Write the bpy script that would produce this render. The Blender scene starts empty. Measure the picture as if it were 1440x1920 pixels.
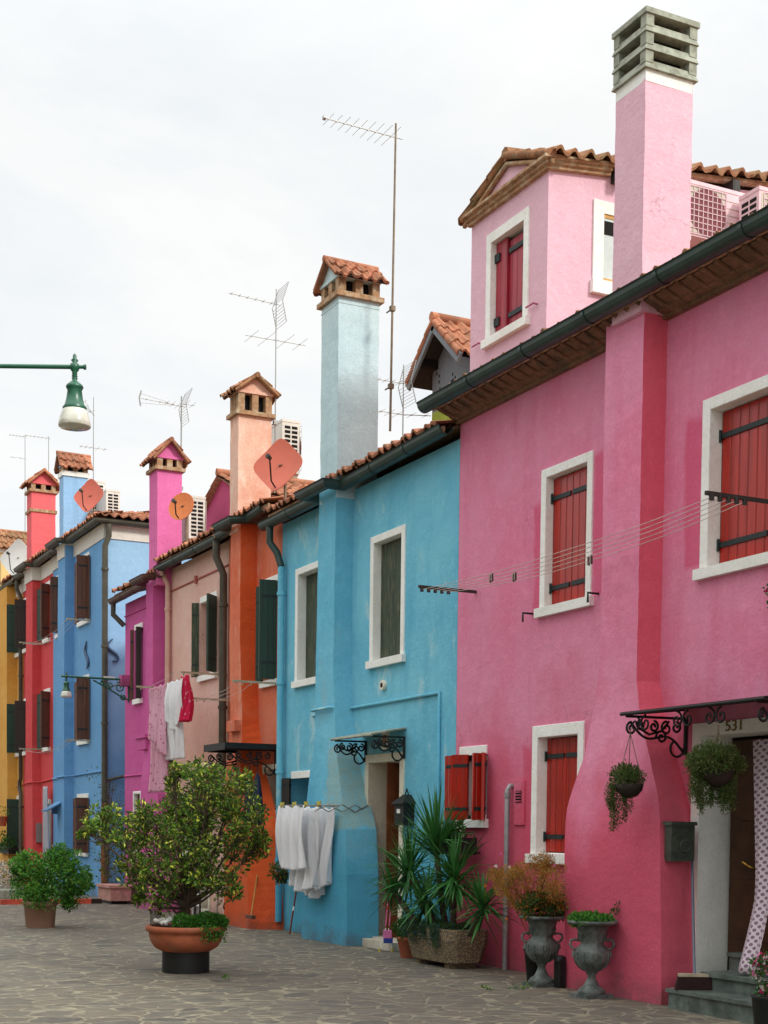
import bpy, math, random
from mathutils import Vector
# ---------------------------------------------------------------- camera, world, sun
S = bpy.context.scene
F, CX, CY = 2700.0, 720.0, 1684.0
a_, b_, r_ = math.radians(26.4), math.radians(2.7), math.radians(0.67)
f0 = Vector((-math.cos(a_), math.sin(a_), 0)); r0 = Vector((math.sin(a_), math.cos(a_), 0)); u0 = Vector((0, 0, 1))
FW = f0*math.cos(b_) - u0*math.sin(b_); u1 = u0*math.cos(b_) + f0*math.sin(b_)
RT = r0*math.cos(r_) + u1*math.sin(r_); UP = u1*math.cos(r_) - r0*math.sin(r_)
CAM = Vector((0, -7.8, 1.43))
cd = bpy.data.cameras.new("camera"); cam = bpy.data.objects.new("camera", cd); S.collection.objects.link(cam)
from mathutils import Matrix
M = Matrix((RT, UP, -FW)).transposed().to_4x4(); M.translation = CAM; cam.matrix_world = M
cd.sensor_fit = 'AUTO'; cd.sensor_width = 36; cd.lens = F*36/1920; cd.shift_x = (720-CX)/1920; cd.shift_y = (CY-960)/1920
cd.clip_start = .1; cd.clip_end = 1500
S.camera = cam
SUN_AZ, SUN_EL = math.radians(24), math.radians(36)      # direction to the sun, measured from +X towards +Y
W = bpy.data.worlds.new("World"); S.world = W; W.use_nodes = True
wn, wl = W.node_tree.nodes, W.node_tree.links
bg = wn['Background']; bg.inputs[1].default_value = 0.1
sky = wn.new('ShaderNodeTexSky'); sky.sky_type = 'NISHITA'; sky.sun_disc = False
sky.sun_elevation = SUN_EL; sky.sun_rotation = math.pi/2 - SUN_AZ
tc = wn.new('ShaderNodeTexCoord'); mp = wn.new('ShaderNodeMapping'); mp.inputs['Scale'].default_value = (1.6, 1.6, 4.2)
nz = wn.new('ShaderNodeTexNoise'); nz.inputs['Scale'].default_value = 1.3; nz.inputs['Detail'].default_value = 9; nz.inputs['Roughness'].default_value = .62; nz.inputs['Distortion'].default_value = .5
cr = wn.new('ShaderNodeValToRGB'); cr.color_ramp.elements[0].position = .3; cr.color_ramp.elements[1].position = .56
CL = 8.2
cr.color_ramp.elements[0].color = (.84, .885, .92, 1); cr.color_ramp.elements[1].color = (1.0, 1.0, .985, 1)
vm = wn.new('ShaderNodeVectorMath'); vm.operation = 'SCALE'; vm.inputs['Scale'].default_value = CL
mx = wn.new('ShaderNodeMix'); mx.data_type = 'RGBA'; mx.inputs[0].default_value = .93
wl.new(tc.outputs['Generated'], mp.inputs[0]); wl.new(mp.outputs[0], nz.inputs['Vector']); wl.new(nz.outputs[0], cr.inputs[0])
sx_ = wn.new('ShaderNodeSeparateXYZ'); mr_ = wn.new('ShaderNodeMapRange'); mr_.interpolation_type = 'SMOOTHSTEP'
mr_.inputs[1].default_value = .42; mr_.inputs[2].default_value = .95; mr_.inputs[3].default_value = CL; mr_.inputs[4].default_value = CL*2.6      # an overcast sky is brightest overhead
wl.new(tc.outputs['Generated'], sx_.inputs[0]); wl.new(sx_.outputs[2], mr_.inputs[0]); wl.new(mr_.outputs[0], vm.inputs['Scale'])
wl.new(cr.outputs[0], vm.inputs[0]); wl.new(sky.outputs[0], mx.inputs[6]); wl.new(vm.outputs[0], mx.inputs[7]); wl.new(mx.outputs[2], bg.inputs[0])
sl = bpy.data.lights.new("sun", 'SUN'); sl.energy = 2.0; sl.angle = math.radians(10); sl.color = (1, .95, .87)
so = bpy.data.objects.new("sun", sl); S.collection.objects.link(so)
sd = Vector((math.cos(SUN_EL)*math.cos(SUN_AZ), math.cos(SUN_EL)*math.sin(SUN_AZ), math.sin(SUN_EL)))
so.rotation_euler = sd.to_track_quat('Z', 'Y').to_euler()
S.view_settings.view_transform = 'Standard'; S.view_settings.look = 'None'; S.view_settings.gamma = 1; S.view_settings.exposure = 0.33
# ---------------------------------------------------------------- helpers
R = random.Random(7)
def at(px, py, Y=0.0, ):                       # point of the plane y = Y that the photograph shows at (px, py)
    d = RT*((px-CX)/F) + UP*((CY-py)/F) + FW; return CAM + d*((Y-CAM.y)/d.y)
def atz(px, py, Z=0.0):
    d = RT*((px-CX)/F) + UP*((CY-py)/F) + FW; return CAM + d*((Z-CAM.z)/d.z)
def atx(px, py, X):
    d = RT*((px-CX)/F) + UP*((CY-py)/F) + FW; return CAM + d*((X-CAM.x)/d.x)
def lin(c):
    return tuple((x/255/12.92 if x/255 <= .04045 else ((x/255+.055)/1.055)**2.4) for x in c) + (1,)
def lerp(a, b, t): return a + (b-a)*t
def interp(pts, z):                            # pts [(z, v)] sorted by z
    if z <= pts[0][0]: return pts[0][1]
    for (z0, v0), (z1, v1) in zip(pts, pts[1:]):
        if z <= z1: return lerp(v0, v1, (z-z0)/(z1-z0))
    return pts[-1][1]
class MB:
    def __init__(s): s.v, s.f, s.m, s.sm = [], [], [], []
    def face(s, pts, m=0, smooth=False):
        n = len(s.v); s.v += [Vector(p) for p in pts]; s.f.append(tuple(range(n, n+len(pts)))); s.m.append(m); s.sm.append(smooth)
    def grid(s, rows, m=0, smooth=True, close=False):
        n = len(s.v); w = len(rows[0]); s.v += [Vector(p) for r in rows for p in r]
        for i in range(len(rows)-1):
            for j in range(w if close else w-1):
                k = (j+1) % w
                s.f.append((n+i*w+j, n+i*w+k, n+(i+1)*w+k, n+(i+1)*w+j)); s.m.append(m); s.sm.append(smooth)
    def box(s, x0, x1, y0, y1, z0, z1, m=0, bev=0):
        x0, x1 = min(x0, x1), max(x0, x1); y0, y1 = min(y0, y1), max(y0, y1); z0, z1 = min(z0, z1), max(z0, z1)
        n = len(s.v); s.v += [Vector((x, y, z)) for z in (z0, z1) for y in (y0, y1) for x in (x0, x1)]
        for f in ((0, 2, 3, 1), (4, 5, 7, 6), (0, 1, 5, 4), (2, 6, 7, 3), (0, 4, 6, 2), (1, 3, 7, 5)):
            s.f.append(tuple(n+i for i in f)); s.m.append(m); s.sm.append(False)
    def obox(s, c, ux, uy, uz, m=0):           # centre and three half-axes
        c, ux, uy, uz = map(Vector, (c, ux, uy, uz)); n = len(s.v)
        s.v += [c+ux*i+uy*j+uz*k for k in (-1, 1) for j in (-1, 1) for i in (-1, 1)]
        for f in ((0, 2, 3, 1), (4, 5, 7, 6), (0, 1, 5, 4), (2, 6, 7, 3), (0, 4, 6, 2), (1, 3, 7, 5)):
            s.f.append(tuple(n+i for i in f)); s.m.append(m); s.sm.append(False)
    def tube(s, path, r, seg=6, m=0, cap=True):
        path = [Vector(p) for p in path]; rows = []; t0 = None
        for i, p in enumerate(path):
            t = ((path[min(i+1, len(path)-1)] - path[max(i-1, 0)])).normalized()
            if t0 is None:
                u = t.orthogonal().normalized()
            else:
                u = (u - t*u.dot(t)); u = u.normalized() if u.length > 1e-5 else t.orthogonal().normalized()
            t0 = t; w = t.cross(u); rr = r[i] if isinstance(r, (list, tuple)) else r
            rows.append([p + (u*math.cos(k*2*math.pi/seg) + w*math.sin(k*2*math.pi/seg))*rr for k in range(seg)])
        s.grid(rows, m, True, True)
        if cap: s.face(rows[0][::-1], m); s.face(rows[-1], m)
    def lathe(s, c, prof, seg=24, m=0, cap=True, sq=None):
        c = Vector(c); rows = []
        for r, z in prof:
            rows.append([c + Vector((r*math.cos(k*2*math.pi/seg), r*math.sin(k*2*math.pi/seg), z)) for k in range(seg)])
        s.grid(rows, m, True, True)
        if cap: s.face(rows[0][::-1], m); s.face(rows[-1], m)
    def sweep(s, path, prof, m=0, smooth=False):      # path [(x,y,z)], profile [(out, up)]: out = to the left of travel turned (street side)
        path = [Vector(p) for p in path]; rows = []
        for i, p in enumerate(path):
            ns = []
            if i > 0: d = path[i]-path[i-1]; ns.append(Vector((d.y, -d.x, 0)).normalized())
            if i < len(path)-1: d = path[i+1]-path[i]; ns.append(Vector((d.y, -d.x, 0)).normalized())
            n = ns[0] if len(ns) == 1 else (ns[0]+ns[1])/(1+ns[0].dot(ns[1]))
            rows.append([p + n*o + Vector((0, 0, z)) for o, z in prof])
        s.grid(rows, m, smooth, False); s.face(rows[0], m); s.face(rows[-1][::-1], m)
    def build(s, name, mats, parent=None, loc=None):
        base = Vector(loc) if loc is not None else (Vector(parent['o']) if parent is not None else Vector((0, 0, 0)))
        me = bpy.data.meshes.new(name); me.from_pydata([v-base for v in s.v], [], s.f)
        if not isinstance(mats, (list, tuple)): mats = [mats]
        for x in mats: me.materials.append(x)
        me.polygons.foreach_set('material_index', s.m); me.polygons.foreach_set('use_smooth', s.sm); me.update()
        o = bpy.data.objects.new(name, me); S.collection.objects.link(o); ORG[o.name] = base
        if parent is not None: o.parent = bpy.data.objects[parent['n']]; o.location = base - Vector(parent['o'])
        else: o.location = base
        return {'n': o.name, 'o': tuple(base), 'ob': o}
ORG = {}
def tag(h, label=None, cat=None, group=None, kind=None):
    o = h['ob']
    if label: o['label'] = label
    if cat: o['category'] = cat
    if group: o['group'] = group
    if kind: o['kind'] = kind
    return h
def thing(name, loc, label, cat, group=None):
    o = bpy.data.objects.new(name, None); o.empty_display_size = .2; o.location = loc; S.collection.objects.link(o)
    return tag({'n': o.name, 'o': tuple(loc), 'ob': o}, label, cat, group)
def dup(h, loc, rz=0, label=None, sc=1):
    def cp(o, par):
        c = o.copy(); S.collection.objects.link(c)
        if par: c.parent = par
        for ch in o.children: cp(ch, c)
        return c
    c = cp(h['ob'], None); c.location = loc; c.rotation_euler = (0, 0, rz); c.scale = (sc, sc, sc)
    if label: c['label'] = label
    return {'n': c.name, 'o': tuple(loc), 'ob': c}
# ---------------------------------------------------------------- materials
class NT:
    def __init__(s, name):
        s.mat = bpy.data.materials.new(name); s.mat.use_nodes = True; s.t = s.mat.node_tree; s.n = s.t.nodes; s.l = s.t.links
        s.p = s.n['Principled BSDF']; s.tc = s.n.new('ShaderNodeTexCoord')
    def noise(s, scale, detail=4, rough=.6, stretch=None, off=(0, 0, 0), dist=0):
        m = s.n.new('ShaderNodeMapping'); m.inputs['Scale'].default_value = stretch or (1, 1, 1); m.inputs['Location'].default_value = off
        t = s.n.new('ShaderNodeTexNoise'); t.inputs['Scale'].default_value = scale; t.inputs['Detail'].default_value = detail
        t.inputs['Roughness'].default_value = rough; t.inputs['Distortion'].default_value = dist
        s.l.new(s.tc.outputs['Object'], m.inputs[0]); s.l.new(m.outputs[0], t.inputs['Vector']); return t.outputs[0]
    def ramp(s, v, lo, hi, a=0, b=1):
        r = s.n.new('ShaderNodeMapRange'); r.inputs[1].default_value = lo; r.inputs[2].default_value = hi; r.inputs[3].default_value = a; r.inputs[4].default_value = b
        s.l.new(v, r.inputs[0]); return r.outputs[0]
    def mix(s, f, a, b, mode='MIX'):
        x = s.n.new('ShaderNodeMix'); x.data_type = 'RGBA'; x.blend_type = mode
        for i, v in ((0, f), (6, a), (7, b)):
            if hasattr(v, 'is_output') or hasattr(v, 'links'): s.l.new(v, x.inputs[i])
            else: x.inputs[i].default_value = v
        return x.outputs[2]
    def math(s, op, a, b=0.0):
        x = s.n.new('ShaderNodeMath'); x.operation = op
        for i, v in ((0, a), (1, b)):
            if hasattr(v, 'links'): s.l.new(v, x.inputs[i])
            else: x.inputs[i].default_value = v
        return x.outputs[0]
    def bump(s, h, strength=.3, dist=.01):
        b = s.n.new('ShaderNodeBump'); b.inputs['Strength'].default_value = strength; b.inputs['Distance'].default_value = dist
        s.l.new(h, b.inputs['Height']); s.l.new(b.outputs[0], s.p.inputs['Normal'])
    def out(s, col, rough=.8, metal=0, spec=.3):
        if hasattr(col, 'links'): s.l.new(col, s.p.inputs['Base Color'])
        else: s.p.inputs['Base Color'].default_value = col
        s.p.inputs['Roughness'].default_value = rough; s.p.inputs['Metallic'].default_value = metal; s.p.inputs['Specular IOR Level'].default_value = spec
        return s.mat
def mul(c, k): return tuple(min(1, x*k) for x in c[:3]) + (1,)
def plaster(name, col, stain=None, amt=.35, scale=.7, streak=.25, patch=None, speck=.12, blot=None, low=None, boxes=None):
    t = NT(name); c = lin(col); st = lin(stain) if stain else mul(c, .8)
    n1 = t.noise(scale, 7, .62); n2 = t.noise(1.4, 6, .6, (2.2, 2.2, .35), (3, 1, 7)); n3 = t.noise(170, 2, .5); n4 = t.noise(9, 5, .65)
    k = t.mix(t.ramp(n1, .42, .68, 0, amt), c, st)
    k = t.mix(t.ramp(n2, .5, .78, 0, streak), k, mul(st, .86))
    k = t.mix(t.ramp(n4, .5, .75, 0, .35), k, mul(c, 1.3))
    if blot:                                      # bleached, scraped places in the paint
        n5 = t.noise(1.7, 8, .7, (1.3, 1.3, .6), (11, 5, 2), .4)
        k = t.mix(t.ramp(n5, .55, .63, 0, blot[1]), k, lin(blot[0]))
    if boxes:                                     # touched-up strips of fresh paint
        sb = t.n.new('ShaderNodeSeparateXYZ'); t.l.new(t.tc.outputs['Object'], sb.inputs[0]); w = t.ramp(t.noise(3, 4, .6, (1, 1, .6), (7, 7, 7)), .3, .7, -.04, .04)
        xx, zz = t.math('ADD', sb.outputs[0], w), t.math('ADD', sb.outputs[2], w)
        for (x0, x1, z0, z1) in boxes[1]:
            m = t.math('MULTIPLY', t.math('MULTIPLY', t.ramp(xx, x0, x0+.05), t.ramp(xx, x1, x1-.03)), t.math('MULTIPLY', t.ramp(zz, z0, z0+.05), t.ramp(zz, z1, z1-.07)))
            k = t.mix(t.math('MULTIPLY', m, .75), k, lin(boxes[0]))
    if low:                                       # lower wall mixed to a deeper tone, ragged upper edge
        sz = t.n.new('ShaderNodeSeparateXYZ'); t.l.new(t.tc.outputs['Object'], sz.inputs[0])
        zz0 = t.math('ADD', sz.outputs[2], t.ramp(t.noise(.9, 6, .65, (1, 1, .7), (1, 2, 3)), .25, .75, -.9, .9))
        k = t.mix(t.ramp(zz0, low[1], low[1]-1.5, 0, low[2]), k, lin(low[0]))
    if patch:                                     # old bare render where the paint was cut back
        pc, x0, z0, z1 = patch
        sx = t.n.new('ShaderNodeSeparateXYZ'); t.l.new(t.tc.outputs['Object'], sx.inputs[0])
        nn = t.ramp(t.noise(5, 5, .7), .3, .7, -.08, .08)
        zz = t.math('ADD', sx.outputs[2], nn); xx = t.math('ADD', sx.outputs[0], nn)
        m = t.math('MULTIPLY', t.math('MULTIPLY', t.ramp(zz, z0, z0+.03), t.ramp(zz, z1, z1-.05)), t.ramp(xx, x0, x0+.04))
        m = t.math('MULTIPLY', m, t.ramp(n4, .3, .55, .35, .85)); k = t.mix(m, k, lin(pc))
    n7 = t.noise(34, 6, .75, off=(5, 5, 1)); k = t.mix(t.ramp(n7, .3, .5, .34, 0), k, mul(st, .8)); k = t.mix(t.ramp(n7, .55, .75, 0, .32), k, mul(c, 1.25))
    if name[0:5] != 'white':
        vk = t.n.new('ShaderNodeTexVoronoi'); vk.feature = 'DISTANCE_TO_EDGE'; vk.inputs['Scale'].default_value = .8
        wv = t.n.new('ShaderNodeTexNoise'); wv.inputs['Scale'].default_value = 3; wv.inputs['Detail'].default_value = 6; t.l.new(t.tc.outputs['Object'], wv.inputs['Vector'])
        av = t.n.new('ShaderNodeVectorMath'); t.l.new(t.tc.outputs['Object'], av.inputs[0]); t.l.new(wv.outputs['Color'], av.inputs[1]); t.l.new(av.outputs[0], vk.inputs[0])
        cm = t.math('MULTIPLY', t.ramp(vk.outputs['Distance'], .0, .006, 1, 0), t.ramp(t.noise(.8, 3, .6, off=(6, 2, 9)), .56, .66)); k = t.mix(t.math('MULTIPLY', cm, .55), k, mul(st, .35))
        gz_ = t.n.new('ShaderNodeSeparateXYZ'); t.l.new(t.tc.outputs['Object'], gz_.inputs[0])
        gg = t.math('ADD', gz_.outputs[2], t.ramp(t.noise(3, 7, .75), .25, .75, -.25, .25)); k = t.mix(t.ramp(gg, .22, -.05, 0, .55), k, lin((96, 82, 76)))
    k = t.mix(t.ramp(n3, .35, .7, 0, speck), k, mul(c, .6))
    h = t.math('ADD', t.math('MULTIPLY', n3, .5), t.math('MULTIPLY', t.noise(28, 5, .6), .8))
    t.bump(t.math('ADD', h, t.math('MULTIPLY', t.noise(3.5, 4), 4.0)), .55, .0065)
    return t.out(k, .92, 0, .15)
def simple(name, col, rough=.7, var=.25, scale=8, metal=0, bump=0, spec=.35, dirt=None):
    t = NT(name); c = lin(col)
    k = t.mix(t.ramp(t.noise(scale, 5, .6), .35, .7, 0, 1), mul(c, 1+var*.5), mul(c, 1-var))
    if dirt: k = t.mix(t.ramp(t.noise(scale*.7, 6, .7, off=(4, 4, 4)), .5, .62, 0, .8), k, lin(dirt))
    if bump: t.bump(t.noise(scale*8, 4), bump, .004)
    return t.out(k, rough, metal, spec)
def tilemat(name='roof_tile', base=(172, 112, 86), moss=(126, 108, 84)):
    t = NT(name); c = lin(base)
    v = t.n.new('ShaderNodeTexVoronoi'); v.inputs['Scale'].default_value = 4.2; t.l.new(t.tc.outputs['Object'], v.inputs[0])
    sp = t.n.new('ShaderNodeSeparateColor'); t.l.new(v.outputs['Color'], sp.inputs[0])
    k = t.mix(t.ramp(sp.outputs[0], 0, 1), mul(c, .75), mul(c, 1.35)); k = t.mix(t.ramp(t.noise(6, 6, .7), .5, .68, 0, .7), k, lin(moss))
    k = t.mix(t.ramp(t.noise(14, 4, .7, off=(9, 0, 0)), .58, .7, 0, .6), k, lin((90, 68, 55))); t.bump(t.noise(40, 4), .5, .006)
    return t.out(k, .92, 0, .15)
def leafmat(name, col, var=.35, trans=.35):
    t = NT(name); c = lin(col); g = t.n.new('ShaderNodeNewGeometry')
    k = t.mix(t.ramp(g.outputs['Random Per Island'], 0, 1), mul(c, 1-var), mul(c, 1+var*1.4)); m = t.out(k, .5, 0, .35)
    tr = t.n.new('ShaderNodeBsdfTranslucent'); t.l.new(k, tr.inputs[0]); ms = t.n.new('ShaderNodeMixShader'); ms.inputs[0].default_value = trans
    o = [n for n in t.n if n.type == 'OUTPUT_MATERIAL'][0]
    t.l.new(t.p.outputs[0], ms.inputs[1]); t.l.new(tr.outputs[0], ms.inputs[2]); t.l.new(ms.outputs[0], o.inputs[0]); return m
def paving():
    t = NT('flagstone_paving'); g = t.n.new('ShaderNodeNewGeometry')
    nn = t.n.new('ShaderNodeTexNoise'); nn.inputs['Scale'].default_value = 2.2; nn.inputs['Detail'].default_value = 3; t.l.new(g.outputs['Position'], nn.inputs['Vector'])
    sc = t.n.new('ShaderNodeVectorMath'); sc.operation = 'SCALE'; sc.inputs['Scale'].default_value = .36; t.l.new(nn.outputs['Color'], sc.inputs[0])
    ad = t.n.new('ShaderNodeVectorMath'); t.l.new(g.outputs['Position'], ad.inputs[0]); t.l.new(sc.outputs[0], ad.inputs[1])
    mp = t.n.new('ShaderNodeMapping'); mp.inputs['Scale'].default_value = (4.3, 3.7, 0); mp.inputs['Rotation'].default_value = (0, 0, .5); t.l.new(ad.outputs[0], mp.inputs[0])
    ve = t.n.new('ShaderNodeTexVoronoi'); ve.feature = 'DISTANCE_TO_EDGE'; ve.inputs['Scale'].default_value = 1; t.l.new(mp.outputs[0], ve.inputs[0])
    vc = t.n.new('ShaderNodeTexVoronoi'); vc.inputs['Scale'].default_value = 1; t.l.new(mp.outputs[0], vc.inputs[0])
    sp = t.n.new('ShaderNodeSeparateColor'); t.l.new(vc.outputs['Color'], sp.inputs[0])
    st = t.mix(sp.outputs[0], lin((96, 93, 84)), lin((62, 62, 59))); st = t.mix(t.math('MULTIPLY', sp.outputs[1], .55), st, lin((116, 102, 84)))
    st = t.mix(t.ramp(t.noise(7, 6, .7), .4, .7, 0, .6), st, lin((122, 117, 100)))
    mort = t.mix(t.ramp(t.noise(3, 5, .7), .35, .65), lin((160, 152, 126)), lin((104, 100, 86)))
    e = t.math('ADD', ve.outputs['Distance'], t.ramp(t.noise(26, 4, .7), .3, .7, -.022, .022))
    k = t.mix(t.ramp(e, .035, .075), mort, st); k = t.mix(t.ramp(t.noise(.45, 5, .6), .45, .7, 0, .5), k, lin((88, 84, 78)))
    k = t.mix(t.ramp(t.noise(120, 2), .4, .7, 0, .35), k, lin((70, 66, 62)))
    t.bump(t.math('ADD', t.ramp(e, .02, .09), t.math('MULTIPLY', t.noise(30, 5, .7), .5)), .9, .012)
    return t.out(k, .78, 0, .4)
m_white = plaster('white_stone_trim', (246, 248, 242), (216, 212, 196), .35, 2, .3, speck=.05)
m_cream = plaster('cream_jamb', (230, 224, 204), (196, 188, 164), .4, 2, .3)
m_tile = tilemat('roof_tile', (164, 110, 84), (118, 104, 84)); m_tileold = tilemat('mossy_roof_tile', (150, 108, 80), (146, 138, 102))
m_gutter = simple('dark_gutter_metal', (44, 66, 60), .45, .35, 5, .0, spec=.5); m_gutbrown = simple('brown_gutter', (92, 62, 55), .5, .3, 5)
m_gutgrey = simple('olive_gutter', (84, 82, 70), .5, .3, 5); m_pipe_grey = simple('grey_pipe', (150, 148, 150), .45, .3, 6, .3)
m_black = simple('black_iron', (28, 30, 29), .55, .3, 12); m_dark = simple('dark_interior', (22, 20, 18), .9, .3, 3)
m_glass = simple('window_glass', (120, 135, 138), .08, .1, 2, 0, spec=.9)
m_brick = simple('old_brick', (168, 132, 98), .9, .35, 14, bump=.6, dirt=(190, 176, 150))
m_stone = simple('aged_stone', (160, 164, 148), .9, .3, 9, bump=.5, dirt=(120, 122, 105))
m_steps = simple('green_marble', (98, 108, 102), .45, .5, 7, bump=.2, dirt=(66, 76, 70))
m_alu = simple('aluminium', (158, 158, 154), .35, .2, 20, .6); m_rust = simple('rusty_mast', (128, 112, 92), .6, .4, 8, .3)
m_wood = simple('brown_door_wood', (112, 62, 34), .5, .4, 5); m_acw = simple('off_white_casing', (216, 212, 202), .45, .12, 6)
m_terra = simple('terracotta', (172, 96, 66), .8, .25, 7, bump=.25, dirt=(150, 100, 78)); m_plast_g = simple('grey_plastic', (130, 130, 128), .5, .2, 6)
m_soil = simple('soil', (52, 42, 34), .95, .4, 30, bump=.8); m_iron = simple('cast_iron_urn', (108, 116, 112), .62, .55, 9, .25, bump=.5, dirt=(70, 76, 72))
def shutter_mat(name, col, planks=.11, worn=None, gloss=.4):
    t = NT(name); c = lin(col); sx = t.n.new('ShaderNodeSeparateXYZ'); t.l.new(t.tc.outputs['Object'], sx.inputs[0])
    s = t.math('ADD', sx.outputs[0], sx.outputs[1]); fr = t.math('FRACT', t.math('DIVIDE', s, planks))
    edge = t.math('MINIMUM', fr, t.math('SUBTRACT', 1.0, fr)); k = t.mix(t.ramp(t.noise(3, 6, .7, (4, 4, .5)), .35, .7), mul(c, 1.2), mul(c, .7))
    if worn: k = t.mix(t.ramp(t.noise(7, 8, .8, (5, 5, .5), (2, 3, 4)), .52, .62, 0, .75), k, lin(worn))
    k = t.mix(t.ramp(edge, .0, .07, .85, 0), k, mul(c, .25)); t.bump(t.ramp(edge, 0, .1), .6, .006)
    return t.out(k, gloss, 0, .5)
m_sh_red = shutter_mat('red_shutter_paint', (170, 34, 20), gloss=.28); m_sh_red2 = shutter_mat('crimson_shutter_paint', (158, 34, 54), gloss=.4)
m_sh_olive = shutter_mat('weathered_green_boards', (58, 72, 56), .09, (128, 118, 88), .8); m_sh_green = shutter_mat('dark_green_shutter', (22, 58, 46), .09, None, .5)
m_sh_brown = shutter_mat('brown_shutter', (96, 58, 40), .1, (120, 82, 52), .6); m_sh_dark = shutter_mat('black_brown_shutter', (44, 40, 34), .1, None, .6)
m_hinge = simple('hinge_iron', (34, 46, 46), .5, .2, 20)
G1, G2, G3 = leafmat('leaf_dark', (60, 92, 34), .45), leafmat('leaf_mid', (98, 130, 42), .5), leafmat('leaf_yellow', (200, 206, 84), .45)
G4, G5 = leafmat('leaf_bright', (84, 142, 52), .45), leafmat('leaf_fresh', (52, 106, 44), .45); GY = leafmat('yucca_blade', (54, 108, 50), .45, .15)
GO, GOR, GG = leafmat('leaf_ochre', (168, 132, 52)), leafmat('leaf_rust', (176, 104, 44)), leafmat('leaf_grey_green', (98, 106, 62))
GB, GRED = leafmat('leaf_blue_green', (60, 92, 92)), leafmat('leaf_bronze', (96, 74, 56))
FLW, FLP, FLR = leafmat('petal_white', (235, 230, 225), .1), leafmat('petal_pink', (222, 120, 170), .1), leafmat('petal_red', (196, 44, 40), .2)
m_bark = simple('bark', (78, 66, 54), .9, .4, 12, bump=.8)
# ---------------------------------------------------------------- ground
g = MB(); g.face([(-400, -300, 0), (200, -300, 0), (200, 300, 0), (-400, 300, 0)]); tag(g.build('ground', paving()), kind='structure')
# ---------------------------------------------------------------- house parts
HALF = [(math.sin(k*math.pi/8)*.075, -math.cos(k*math.pi/8)*.075) for k in range(-4, 5)]
def gutter(root, path, mat, r=.075, name='gutter', joints=True):
    b = MB(); k = r/.075
    pr = [(o*k, z*k) for o, z in HALF] + [(.09*k, .012), (.078*k, .012)] + [(o*k*.86, z*k*.86) for o, z in HALF[::-1]] + [(-.078*k, .012), (-.09*k, .012)]
    b.sweep(path, pr, 0, False)
    if joints:
        big = [(o*k*1.09, z*k*1.09) for o, z in HALF]
        for p, q in zip(path, path[1:]):
            p, q = Vector(p), Vector(q); L = (q-p).length; n = int(L/1.1)
            for i in range(1, n+1):
                c = p.lerp(q, i/(n+1)); d = (q-p).normalized()*.02; b.sweep([c-d, c+d], big + [(o*.98, z*.98+.001) for o, z in big[::-1]], 0, True)
    return b.build(name, mat, root)
def downpipe(root, path, mat, r=.045, name='downpipe'):
    b = MB(); P = [Vector(p) for p in path]; b.tube(P, r, 10)
    for p, q in zip(P, P[1:]):
        if (q-p).length > 1 and abs((q-p).z) > .9*(q-p).length:
            for k in range(int((q-p).length/1.6)+1):
                c = p.lerp(q, (k+.3)/(int((q-p).length/1.6)+1)); b.tube([c-Vector((0, 0, .025)), c+Vector((0, 0, .025))], r*1.25, 10); b.box(c.x-.012, c.x+.012, c.y, c.y+.07, c.z-.012, c.z+.012)
    return b.build(name, mat, root)
def tiles(b, org, ud, vd, w, L, pitch=.19, course=.34, m=0, keep=None, amp=.036, seed=0):
    """a slope of barrel tiles: ud along the eave, vd up the slope"""
    rr = random.Random(seed); org, ud, vd = Vector(org), Vector(ud).normalized(), Vector(vd).normalized(); n = ud.cross(vd).normalized()
    if n.z < 0: n = -n
    nt = max(1, round(w/pitch)); pitch = w/nt; nc = max(1, round(L/course)); course = L/nc; sub = 8
    for c in range(nc):
        jit = [rr.uniform(-.022, .022) for _ in range(nt+1)]; lif = [rr.uniform(-.004, .014) for _ in range(nt+1)]
        rows = []
        for v, up in ((c*course-.03, .0), (c*course-.03, .034), ((c+1)*course, .006)):
            row = []
            for i in range(nt*sub+1):
                ph = i/sub; k = min(nt, int(ph)); f = ph-int(ph)
                h = amp*(math.sin(2*math.pi*f) if f < .5 else -.55*math.sin(2*math.pi*(f-.5))) + up + lif[k]
                row.append(org + ud*(i*pitch/sub) + vd*(v + jit[k]*(1 if v < (c+.5)*course else 0)*1.6) + n*(h+.02))
            rows.append(row)
        base = len(b.f); b.grid(rows, m, False)
        if keep:
            kill = [i for i in range(base, len(b.f)) if not keep(sum((b.v[j] for j in b.f[i]), Vector())/4)]
            for i in reversed(kill): del b.f[i], b.m[i], b.sm[i]
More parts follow.
